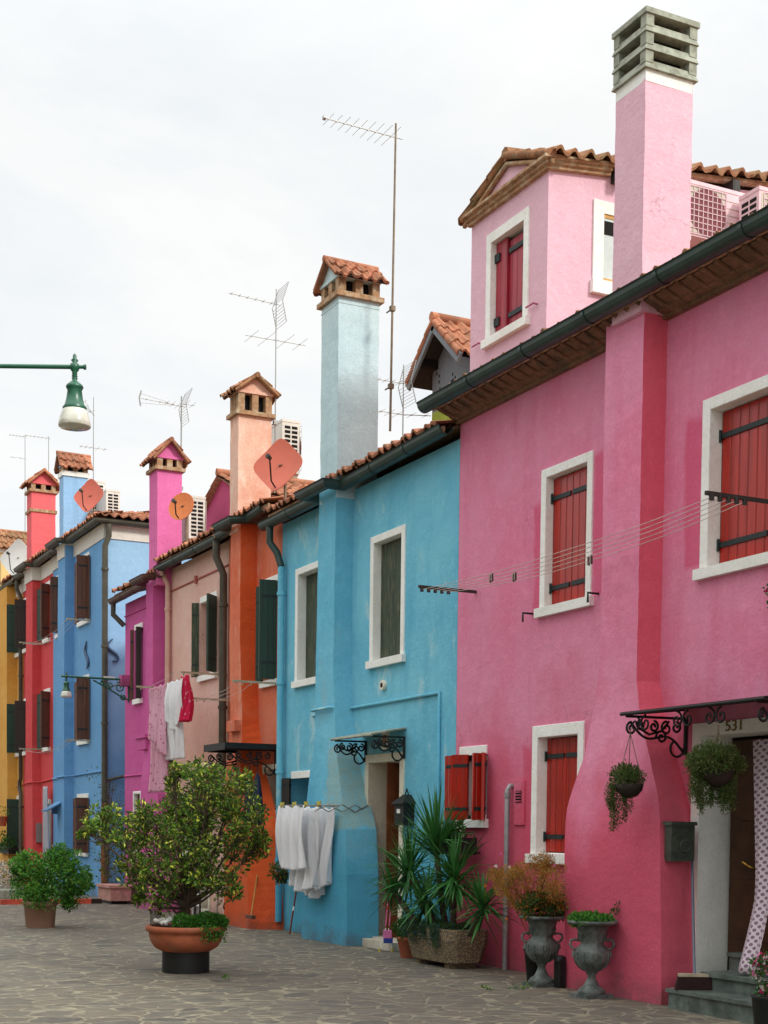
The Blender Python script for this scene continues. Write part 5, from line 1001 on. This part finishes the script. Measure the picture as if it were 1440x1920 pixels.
b = MB(); b.tube([P(-.42, .26), P(-.12, .28), P(.28, .6), P(-.2, .58), P(-.42, .26)], .016, 8, 0); b.tube([P(-.12, .28), P(-.22, .68)], .016, 8, 0); b.tube([P(.27, .74), P(.32, .5), P(.42, .26)], .017, 8, 1); b.build('frame', [simple('bike_red', (196, 30, 48), .3, .1), m_white], t)
b = MB(); b.tube([P(.22, .8)+ax*.24, P(.27, .78)+ax*.1, P(.27, .76), P(.27, .78)-ax*.1, P(.22, .8)-ax*.24], .011, 6, 0); b.tube([P(.22, .8)+ax*.24, P(.2, .8)+ax*.3], .017, 6, 0); b.build('handlebar', m_black, t)
b = MB(); b.obox(P(-.24, .71), fd*.12, ax*.06, (0, 0, .02)); b.obox(P(-.14, .71), fd*.06, ax*.03, (0, 0, .016)); b.build('saddle', m_white, t)
b = MB(); b.lathe(P(-.12, .28), [(.08, -.0), (.08, .01)], 14); b.tube([P(-.12, .28)-ax*.09, P(-.02, .18)-ax*.09], .009, 5); b.tube([P(-.12, .28)+ax*.09, P(-.22, .38)+ax*.09], .009, 5); b.build('crank', m_alu, t)
# scooter
sp = Vector((-20.0, -.62, 0)); t = thing('kick_scooter', sp, 'kick scooter standing upright by the orange wall', 'scooter')
b = MB(); b.tube([sp+Vector((0, 0, .08)), sp+Vector((.02, .05, .75))], .014, 8, 0); b.tube([sp+Vector((-.03, -.12, .76)), sp+Vector((.06, .2, .76))], .013, 6, 1); b.build('steering_column', [m_alu, m_black], t)
b = MB(); b.obox(sp+Vector((-.28, .02, .09)), (.25, 0, 0), (0, .055, 0), (0, 0, .012)); b.build('deck', simple('pink_deck', (206, 110, 130), .5), t)
for u in (0, -.56): b = MB(); wheel(b, sp+Vector((u, .02, .06)), .05, (0, 1, 0)); b.build('wheel', [m_black, m_white, m_white], t)
# mail boxes
mc = at(768, 1522, 0); t = thing('letter_box', (mc.x, 0, mc.z), 'black lantern shaped letter box right of the blue house door', 'letter box'); b = MB(); x, z = mc.x, mc.z
b.box(x-.12, x+.12, -.14, 0, z-.16, z+.1); b.face([(x-.15, -.17, z+.1), (x+.15, -.17, z+.1), (x+.04, -.07, z+.2), (x-.04, -.07, z+.2)]); b.face([(x+.15, -.17, z+.1), (x+.15, 0, z+.1), (x+.04, -.0, z+.2), (x+.04, -.07, z+.2)]); b.face([(x-.15, 0, z+.1), (x-.15, -.17, z+.1), (x-.04, -.07, z+.2), (x-.04, -.0, z+.2)]); b.box(x-.15, x+.15, -.17, 0, z+.085, z+.1)
b.tube([(x-.04, -.04, z+.2), (x, -.04, z+.27), (x+.04, -.04, z+.2)], .008, 5); b.build('body', m_black, t); b = MB(); b.box(x-.05, x+.03, -.145, -.14, z-.02, z+.03); b.build('name_card', m_white, t)
mz = 1.36; mxx = -9.98; t = thing('letter_box', (mxx, -.2, mz), 'grey green embossed metal letter box left of door 531', 'letter box')
b = MB(); b.box(-9.97, -9.85, -.02, .0, 1.2, 1.5)
m_gm = simple('verdigris_metal', (84, 94, 84), .5, .35, 14, .4, bump=.5)
bx0 = at(1239, 1580, -.4).x; b = MB(); b.box(bx0, bx0+.09, -.36, -.12, 1.2, 1.5); b.box(bx0-.01, bx0+.105, -.375, -.105, 1.5, 1.53); b.build('body', m_gm, t)
b = MB(); b.box(bx0+.091, bx0+.098, -.34, -.14, 1.24, 1.47); b.box(bx0+.098, bx0+.104, -.32, -.16, 1.27, 1.38); b.box(bx0+.098, bx0+.106, -.3, -.18, 1.41, 1.43); b.tube([(bx0+.11, -.23+.05*math.cos(k*.5), 1.325+.05*math.sin(k*.5)) for k in range(14)], .006, 5); b.build('relief_panel', m_gm, t)
# hanging baskets
m_moss = simple('brown_basket_pot', (46, 38, 32), .8, .4, 20, bump=.6)
def basket(c, label, trail, r=.12, mats=(GG, G1), n=40, spread=1.0, hang=.42):
    c = Vector(c); t = thing('hanging_basket', c, label, 'hanging basket', 'hanging baskets under the pink house canopy'); b = MB(); b.lathe(c, [(.01, -r), (r*.55, -r*.85), (r*.9, -r*.45), (r, 0), (r*.93, 0), (r*.5, -.02)], 22); b.build('bowl', m_moss, t)
    b = MB(); top = c+Vector((0, 0, hang)); b.tube([top, top+Vector((0, 0, .05))], .006, 5)
    for k in range(3): a = k*2.09+.5; b.tube([top, c+Vector((r*math.cos(a), r*math.sin(a), 0))], .0035, 4)
    b.build('chain', m_rust, t); b = MB(); rr = random.Random(int(c.x*-100))
    for k in range(n): v = rnd(rr); clump(b, c+Vector((v.x*r*spread-.04, v.y*r*spread, .03+abs(v.z)*.1*spread)), .055, 70, .03, .012, [0, 0, 1], rr, sprigs=.3)
    for (lat, L) in trail:
        for s in range(3):
            x = lat+rr.uniform(-.03, .03); q = c+r0*x+f0*rr.uniform(-.05, .05); L_ = L*rr.uniform(.7, 1)
            for k in range(int(L_*420)): z = -k/420; clump(b, q+Vector((rr.uniform(-.012, .012)-.04*k/420, rr.uniform(-.012, .012), z)), .012, 2, .02, .009, [0, 1], rr)
    b.build('foliage', list(mats), t)
c1 = at(1180, 1470, -.62); basket((c1.x, -.62, c1.z), 'hanging basket with grey green trails against the pink wall', [(-.14, .32), (-.1, .42), (-.02, .2), (.0, .32), (-.17, .22)], .12)
c2 = at(1345, 1445, -.6); basket((c2.x, -.6, c2.z), 'fuller hanging basket with dense trailing stems in front of the white door jamb', [(-.16, .25), (-.1, .3), (-.04, .33), (.03, .35), (.08, .3), (.12, .34), (-.13, .34), (-.18, .2), (.0, .3), (.06, .28)], .13, n=130, spread=1.4, hang=.3)
# broom
bp0, bp1 = at(1302, 1831, -.36), at(1297, 1592, -.06); t = thing('broom', bp0, 'broom with blue grey handle standing on the pink house step', 'broom')
b = MB(); b.tube([bp0, bp1], .012, 8, 0); b.tube([bp1, bp1+(bp1-bp0).normalized()*.05], .013, 8, 1); b.tube([bp1-(bp1-bp0).normalized()*.08, bp1], .0135, 8, 2); b.build('handle', [simple('slate_handle', (104, 112, 128), .4), simple('orange_grip', (210, 110, 60), .4), simple('blue_band', (40, 60, 150), .4)], t)
b = MB(); c = bp0; zf = e1.z; ha, hb = r0*.13, f0*.03; c = Vector((c.x, c.y, c.z)); b.obox(c+Vector((0, 0, .012)), ha, hb, (0, 0, .012), 0); V_ = lambda k, q, w, z: tuple(Vector((c.x, c.y, z))+ha*k*w+hb*q*w); rows = [[V_(-1, -1, 1, c.z), V_(1, -1, 1, c.z), V_(1, 1, 1, c.z), V_(-1, 1, 1, c.z)], [V_(-1, -1, 1.2, zf), V_(1, -1, 1.2, zf), V_(1, 1, 1.2, zf), V_(-1, 1, 1.2, zf)]]
b.grid(rows, 1, False, True); b.build('brush_head', [m_barw, simple('dark_bristles', (46, 26, 24), .9, .5, 60, bump=1)], t)
# lace curtain in the pink doorway
def lace():
    t = NT('dotted_lace'); mp = t.n.new('ShaderNodeMapping'); mp.inputs['Rotation'].default_value = (0, math.radians(45), 0); mp.inputs['Scale'].default_value = (25, .0, 25); t.l.new(t.tc.outputs['Object'], mp.inputs[0])
    v = t.n.new('ShaderNodeTexVoronoi'); v.inputs['Scale'].default_value = 1; v.inputs['Randomness'].default_value = 0; t.l.new(mp.outputs[0], v.inputs[0])
    k = t.mix(t.ramp(v.outputs['Distance'], .30, .38), lin((138, 112, 128)), lin((214, 200, 208))); return t.out(k, .9, 0, .1)
b = MB(); rows = []
for j in range(31):
    v = j/30; zz = lerp(2.2, .34, v); yy_ = lerp(.14, -.1, v); xl = at(lerp(1412, 1414, v)-34*max(0, v-.6)**1.4*3.6*.55, lerp(1380, 1840, v), yy_).x; xr = xl+.2+.04*v
    rows.append([(lerp(xl, xr, i/24), lerp(.14, -.1, v)+.02*math.sin(i/24*9.5+v*2)-.28*max(0, v-.7), zz-.012*abs(math.sin(i/24*14))*(j == 30)) for i in range(25)])
b.grid(rows, 0, True); h = b.build('door_curtain', lace(), loc=(-8.9, .1, 2.2)); md = h['ob'].modifiers.new('thickness', 'SOLIDIFY'); md.thickness = .003; tag(h, 'mauve dotted lace curtain hanging in the open pink house door', 'curtain')
# urns
def urn(c, k, label):
    c = Vector(c); t = thing('garden_urn', c, label, 'urn', 'iron urns in front of the pink house'); b = MB()
    b.lathe(c, [(r_*k, z*k) for r_, z in [(.115, .03), (.118, .05), (.1, .075), (.075, .09), (.06, .11), (.04, .15), (.034, .185), (.05, .2), (.045, .21), (.07, .225), (.11, .255), (.14, .3), (.15, .345), (.145, .385), (.12, .425), (.098, .44), (.096, .455), (.105, .48), (.12, .54), (.135, .59), (.15, .605), (.2, .615), (.214, .625), (.21, .645), (.18, .64), (.15, .62), (.02, .61)]], 36)
    b.box(c.x-.13*k, c.x+.13*k, c.y-.13*k, c.y+.13*k, c.z, c.z+.032*k)
    for i in range(12): a = i*math.pi/6; b.tube([c+Vector((math.cos(a)*q*k, math.sin(a)*q*k, z*k)) for q, z in ((.07, .225), (.112, .255), (.142, .3), (.152, .345), (.147, .385))], .007*k, 5)
    for i in range(12): a0 = i*math.pi/6; b.tube([c+Vector((math.cos(a0+u)*q*k, math.sin(a0+u)*q*k, z*k)) for u, q, z in ((0, .107, .47), (.13, .118, .5), (.26, .125, .535), (.39, .118, .5), (.52, .107, .47))], .004*k, 4)
    b.build('body', m_iron, t)
    for s in (-1, 1):
        b = MB(); u = r0*s; b.tube([c+u*q*k+Vector((0, 0, z*k)) for q, z in ((.13, .4), (.165, .41), (.185, .44), (.175, .475), (.14, .485), (.105, .475))], .011*k, 7); b.tube([c+u*.15*k+Vector((0, 0, .39*k)), c+u*.155*k+Vector((0, 0, .34*k))], .016*k, 6); b.build('handle', m_iron, t)
    return t
U1 = atz(1016, 1850)+f0*.05; U1.z = 0; U2 = atz(1110, 1871)+f0*.05; U2.z = 0
urn(U1, 1.02, 'left iron urn, behind, holding dark foliage with ochre plants over it'); urn(U2, 1.04, 'right iron urn, nearer the doorstep, holding low bright green plant')
t = thing('urn_plant', U2+Vector((0, 0, .66)), 'low spreading bright green plant in the right urn', 'plant'); b = MB()
for k in range(46): a = R.random()*6.28; q = math.sqrt(R.random())*.2; clump(b, U2+Vector((math.cos(a)*q, math.sin(a)*q, .67+R.random()*.05-.1*q)), .04, 46, .03, .018, [0, 1, 1], R, flat=.8)
for k in range(5): p = U2+r0*(.17+k*.012)+Vector((0, 0, .72+.02*k)); clump(b, p, .025, 12, .03, .015, [2])
b.build('foliage', [G5, G4, G1], t)
t = thing('urn_plant', U1+Vector((0, 0, .64)), 'dark leafy plant with rusty flowers in the left urn', 'plant'); b = MB()
for k in range(60): a = R.random()*6.28; q = math.sqrt(R.random())*.2; z = .66+R.random()*.26*(1-q*2.5); clump(b, U1+Vector((math.cos(a)*q, math.sin(a)*q, z)), .05, 70, .032, .017, [0, 0, 1, 2, 3], R)
for k in range(9): p = U1+r0*(.15+k*.022)+Vector((0, 0, .82+.018*k)); clump(b, p, .02, 9, .035, .016, [0])
b.build('foliage', [G1, GRED, G5, GOR], t)
# golden cosmos behind the urn, in a pot against the wall
cp = U1+f0*.34+r0*-.02; t = thing('flower_pot', cp, 'dark pot behind the left urn against the pink wall', 'flower pot'); b = MB(); b.lathe(cp, [(.08, 0), (.11, .3), (.12, .3), (.12, .34), (.1, .34), (.09, .31), (.02, .31)], 20); b.build('pot', m_black, t)
t = thing('cosmos_plant', cp+Vector((0, 0, .31)), 'feathery ochre and green flowering plant behind the left urn', 'plant'); b = MB(); q = MB(); rr = random.Random(3)
for (px, py, r) in ((940, 1655, .13), (965, 1640, .13), (990, 1640, .14), (1015, 1630, .14), (1040, 1650, .12), (960, 1670, .12), (1005, 1665, .16), (1020, 1618, .08), (930, 1640, .06), (1045, 1680, .1), (985, 1690, .12)):
    c = at(px, py, -.62+rr.uniform(-.12, .12))
    for _ in range(9):
        v = rnd(rr); e = c+v*r; q.tube([cp+Vector((0, 0, .3)), cp.lerp(c, .6)+Vector((0, 0, .15)), e], [.004, .003, .0015], 3)
        clump(b, e, .05, 110, .032, .0055, [0, 0, 1, 2], rr)
for (px, py, m) in ((938, 1602, 4), (930, 1624, 3), (955, 1626, 3), (1040, 1622, 4), (910, 1660, 5), (950, 1723, 5), (952, 1670, 5)):
    c = at(px, py, -.7); q.tube([c, c-Vector((0, 0, .15))], .0018, 3)
    for i in range(6): a = i*math.pi/3; leaf(b, c, r0*math.cos(a)+Vector((0, 0, math.sin(a)))-f0*.3, .022, .016, m)
q.build('stems', GO, t); b.build('foliage', [GO, GG, GOR, FLW, FLP, simple('petal_orange', (220, 110, 40), .5)], t)
# yucca trough
t = thing('planter_trough', (-13.4, -.35, 0), 'exposed aggregate concrete trough holding the big yucca', 'planter'); b = MB()
X_0, X_1, Y_0, Y_1, ch_ = -13.93, -12.93, -.62, -.14, .09
def octo(s, z): return [(X_0+ch_-s, Y_0-s, z), (X_1-ch_+s, Y_0-s, z), (X_1+s, Y_0+ch_-s, z), (X_1+s, Y_1-ch_+s, z), (X_1-ch_+s, Y_1+s, z), (X_0+ch_-s, Y_1+s, z), (X_0-s, Y_1-ch_+s, z), (X_0-s, Y_0+ch_-s, z)]
b.grid([octo(-.05, .05), octo(-.03, .06), octo(.02, .3), octo(.02, .4), octo(-.03, .41), octo(-.05, .34)], 0, False, True); b.face(octo(-.05, .34), 1); b.face(octo(-.05, .05)[::-1], 0)
for x in (X_0+.15, X_1-.2): b.box(x-.05, x+.05, Y_0+.08, Y_1-.08, 0, .05, 0)
tt = NT('exposed_aggregate'); vv = tt.n.new('ShaderNodeTexVoronoi'); vv.inputs['Scale'].default_value = 70; tt.l.new(tt.tc.outputs['Object'], vv.inputs[0]); sp_ = tt.n.new('ShaderNodeSeparateColor'); tt.l.new(vv.outputs['Color'], sp_.inputs[0])
kk = tt.mix(sp_.outputs[0], lin((190, 168, 128)), lin((120, 98, 72))); kk = tt.mix(tt.ramp(vv.outputs['Distance'], .3, .6), kk, lin((104, 96, 84))); tt.bump(vv.outputs['Distance'], .8, .005); b.build('trough', [tt.out(kk, .9), m_soil], t)
t = thing('yucca', (-13.4, -.38, .34), 'large yucca with several heads of long pointed leaves in the trough', 'yucca'); b = MB(); q = MB(); rr = random.Random(12)
def blade(b, p, d, L, w, droop, rr):
    d = d.normalized(); p = Vector(p); s = d.cross(Vector((0, 0, 1))); s = s.normalized() if s.length > .05 else Vector((1, 0, 0)); s = (s+rnd(rr)*.35).normalized(); pts = []; n = 5; cur = p; dr = d.copy()
    rows = []
    for i in range(n+1):
        f = i/n; ww = w*(.55+.9*f if f < .35 else .87*(1-((f-.35)/.65)**1.6))*.5; up = s.cross(dr).normalized(); rows.append([cur-s*ww+up*ww*.35, cur, cur+s*ww+up*ww*.35]); dr = (dr+Vector((0, 0, -droop/n))).normalized(); cur = cur+dr*L/n
    b.grid(rows, 0, False)
for (px, py, Y, n, L, base) in ((818, 1592, -.42, 60, .68, -13.45), (852, 1650, -.5, 80, .52, -13.3), (768, 1640, -.5, 60, .58, -13.6), (905, 1705, -.42, 44, .42, -13.1), (800, 1690, -.52, 40, .45, -13.5), (735, 1668, -.6, 16, .4, -13.7)):
    c = at(px, py, Y); q.tube([(base, -.38, .34), ((base+c.x)/2, (Y-.38)/2, c.z*.6), c], [.04, .035, .03], 8)
    for k in range(int(n*1.9)):
        el = math.asin(rr.uniform(-.55, 1)) if py > 1600 else math.asin(rr.uniform(.25, 1)); az = rr.uniform(0, 2*math.pi); d = Vector((math.cos(az)*math.cos(el), math.sin(az)*math.cos(el), math.sin(el)))
        if d.y > .3: d.y *= .3
        blade(b, c+Vector((0, 0, rr.uniform(-.1, .08))), d, L*rr.uniform(.75, 1.15), .037, .2 if el > .4 else .5, rr)
q.build('trunk', m_bark, t); b.build('foliage', [GY], t)
t = thing('trailing_plant', (-13.5, -.6, .4), 'blue grey trailing plant spilling over the yucca trough', 'plant'); b = MB()
for k in range(26):
    x = rr.uniform(-13.93, -13.4) if k < 18 else rr.uniform(-13.25, -13.08); L = rr.uniform(.05, .28)
    for j in range(int(L*90)): clump(b, (x+rr.uniform(-.02, .02), -.66-rr.random()*.02, .43-j/90), .022, 4, .03, .012, [0, 1], rr)
for k in range(60): clump(b, (rr.uniform(-13.9, -13.0), rr.uniform(-.6, -.3), .43), .05, 24, .035, .015, [0, 1, 1], rr, flat=.6)
b.build('foliage', [GB, G1], t)
# clay pot with geranium
gp = atz(765, 1797)+f0*.1; gp.z = 0; t = thing('flower_pot', gp, 'terracotta pot standing left of the yucca trough', 'flower pot'); b = MB(); b.lathe(gp, [(.085, 0), (.12, .2), (.13, .205), (.13, .24), (.115, .24), (.1, .2), (.01, .2)], 22); b.build('pot', m_terra, t)
t = thing('geranium', gp+Vector((0, 0, .22)), 'leafy plant with a few red flowers in the terracotta pot', 'plant'); b = MB()
for k in range(30): v = rnd(R); clump(b, gp+Vector((v.x*.16, v.y*.14, .33+v.z*.15)), .05, 26, .035, .03, [0, 0, 1], R)
for (px, py) in ((722, 1695), (727, 1703), (757, 1650), (765, 1640)): c = at(px, py, gp.y-.02); [leaf(b, c, rnd(R), .03, .02, 2) for _ in range(9)]; b.tube([c, gp+Vector((0, 0, .35))], .0025, 3, 0)
b.build('foliage', [G1, G5, FLR], t)
# toy stroller
sc_ = atz(726, 1785)+f0*.05; sc_.z = 0; t = thing('toy_stroller', sc_, 'little pink and blue toy stroller by the blue house doorstep', 'toy stroller'); b = MB()
for la, s in ((-.09, -1), (.06, 1)): b.tube([side(sc_, la, .02, 0), side(sc_, la*.2, .28, 0)], .006, 5, 0); b.tube([side(sc_, la+.0, .0, 0), side(sc_, la, .04, 0)], .012, 6, 1)
for la in (-.02, .02): b.tube([side(sc_, la, .3, .05), side(sc_, la+.02, .58, .1)], .006, 5, 2)
b.build('frame', [m_white, simple('yellow_caps', (226, 200, 60), .4), simple('pink_tube', (232, 110, 160), .4)], t)
b = MB(); b.obox(side(sc_, 0, .2, .02), r0*.05, f0*.03, (0, 0, .05), 0); b.obox(side(sc_, .01, .13, .02), r0*.055, f0*.035, (0, 0, .03), 1); b.build('seat', [simple('pink_cloth', (220, 120, 170), .8), simple('blue_cloth', (50, 70, 150), .8)], t)
# flower box and green pot at the small pink window
t = thing('flower_box', (-13.45, -.2, 1.2), 'black flower box with white flowers under the small red shuttered window', 'flower box'); b = MB(); fb0, fb1 = at(862, 1590, -.25).x, at(905, 1590, -.25).x
fb0, fb1 = -13.85, -13.3
b.box(fb0, fb1, -.3, -.1, 1.18, 1.36); b.tube([(fb0+.1, -.2, 1.2), (fb0+.1, 0, 1.2)], .01, 5); b.tube([(fb1-.1, -.2, 1.2), (fb1-.1, 0, 1.2)], .01, 5); b.build('box', m_black, t); b = MB()
for k in range(26): clump(b, (R.uniform(fb0, fb1), R.uniform(-.32, -.12), 1.38+R.uniform(-.04, .1)), .05, 34, .035, .02, [0, 1, 1], R)
for k in range(26): c = Vector((R.uniform(fb0, fb1), R.uniform(-.34, -.25), 1.4+R.uniform(-.03, .1))); [leaf(b, c, rnd(R), .016, .012, 2) for _ in range(4)]
b.build('foliage', [G1, G5, FLW], t)
gq = Vector((-13.42, -.02, 1.56)); t = thing('flower_pot', gq, 'lime green pot with seedling standing in the small red shuttered window', 'flower pot'); b = MB(); b.lathe(gq, [(.045, 0), (.06, .16), (.065, .165), (.06, .17), (.01, .15)], 18); b.build('pot', simple('lime_pot', (150, 170, 40), .35, .1), t); b = MB(); clump(b, gq+Vector((0, 0, .22)), .05, 40, .03, .015, [0]); b.build('foliage', G2, t)
# drain cover stub and weeds
b = MB(); dx = at(1052, 1840, -.46); b.box(dx.x-.06, dx.x+.04, -.5, -.44, 0, .26); b.lathe((dx.x-.01, -.47, .26), [(.05, -.02), (.05, .03), (.02, .04)], 12); tag(b.build('drain_pipe_stub', m_black, loc=(dx.x, -.47, 0)), 'short black pipe stub between the two urns', 'pipe')
b = MB()
for (px, py) in ((990, 1850), (975, 1855), (915, 1856), (1000, 1845), (650, 1700), (420, 1836)):
    c = atz(px, py); 
    for k in range(3): clump(b, c+Vector((R.uniform(-.08, .08), R.uniform(-.05, .05), .015)), .03, 14, .03, .012, [0, 1], R, flat=.5)
tag(b.build('weeds', [G5, G2], loc=(-11, -1, 0)), 'tufts of weeds growing in the paving joints', 'weeds', kind='stuff')
# flowers at the right edge
def edge_flowers(c, label, n, r):
    t = thing('flowering_plant', c, label, 'plant', 'pink and white flowers at the right edge'); b = MB(); c = Vector(c)
    for k in range(n):
        v = rnd(R); q = c+Vector((v.x*r, v.y*r, v.z*r*1.4)); clump(b, q, .03, 9, .04, .02, [0, 1], R); m = R.choice((2, 3, 4)); [leaf(b, q+rnd(R)*.02, rnd(R), .028, .022, m) for _ in range(7)]
    b.build('foliage', [G1, G5, FLW, FLP, simple('petal_magenta', (176, 30, 90), .5)], t)
fc = at(1440, 1800, -.75); edge_flowers((fc.x+.03, -.75, .42), 'pink and white flowers at the bottom right corner beside the steps', 46, .13); b = MB(); b.lathe((fc.x+.03, -.75, 0), [(.1, 0), (.13, .26), (.14, .28), (.12, .28)], 18); tag(b.build('flower_pot', m_black, loc=(fc.x, -.75, 0)), 'black pot under the flowers at the bottom right corner', 'flower pot')
fc = at(1462, 1115, -.4); edge_flowers((fc.x, -.4, fc.z), 'pink and white flowers at the right edge under the big upper window', 18, .1)
b = MB(); b.box(fc.x+.06, fc.x+.6, -.42, -.2, fc.z-.25, fc.z-.1); b.tube([(fc.x+.1, -.2, fc.z-.2), (fc.x+.1, 0, fc.z-.2)], .01, 5); tag(b.build('flower_box', m_terra, loc=(fc.x, -.3, fc.z-.2)), 'flower box hanging outside the right edge under the upper window', 'flower box')
# painted touch-up strips beside the pink windows
# ================================================================ UNSEEN HOUSES ADDED FOR SHADE: ACROSS THE STREET (behind the camera) AND BESIDE
def plain(x0, x1, y0, y1, h, col, label):
    t = thing('house', (x0, y0, 0), label, 'house'); b = MB(); b.box(x0+.003, x1-.003, y0, y1, 0, h); b.build('wall', plaster('plaster_'+label.split()[0], col), t); b = MB(); ym = (y0+y1)/2
    b.face([(x0, y0-.3, h), (x1, y0-.3, h), (x1, ym, h+1.1), (x0, ym, h+1.1)]); b.face([(x0, ym, h+1.1), (x1, ym, h+1.1), (x1, y1+.3, h), (x0, y1+.3, h)])
    for x in (x0, x1): b.face([(x, y0-.3, h), (x, y1+.3, h), (x, ym, h+1.1)])
    b.build('roof', m_tile, t); yf_ = y1 if y1 < -5 else y0; s = 1 if yf_ == y1 else -1
    for i in range(int((x1-x0)/2.2)):
        for z in (1.1, 3.8):
            x = x0+1.1+i*2.2; b = MB(); b.box(x-.45, x+.45, yf_, yf_+s*.03, z, z+1.3, 0); b.box(x-.36, x+.36, yf_+s*.031, yf_+s*.05, z+.08, z+1.22, 1); b.build('window', [m_white, m_sh_green], t)
plain(-4.6, 4.5, 0, 8, 6.3, (190, 170, 120), 'ochre house continuing the coloured row past the pink house')  # unseen house beside the row, added for shade
plain(-46, -30, -19, -12.5, 6.6, (150, 120, 110), 'brown house across the street at the far end'); plain(-30, -16, -19, -12.2, 6.4, (130, 136, 120), 'green house across the street, middle'); plain(-16, -2, -19, -12.4, 6.6, (150, 128, 120), 'cream house across the street, opposite the pink house')  # unseen houses across the street, added for shade
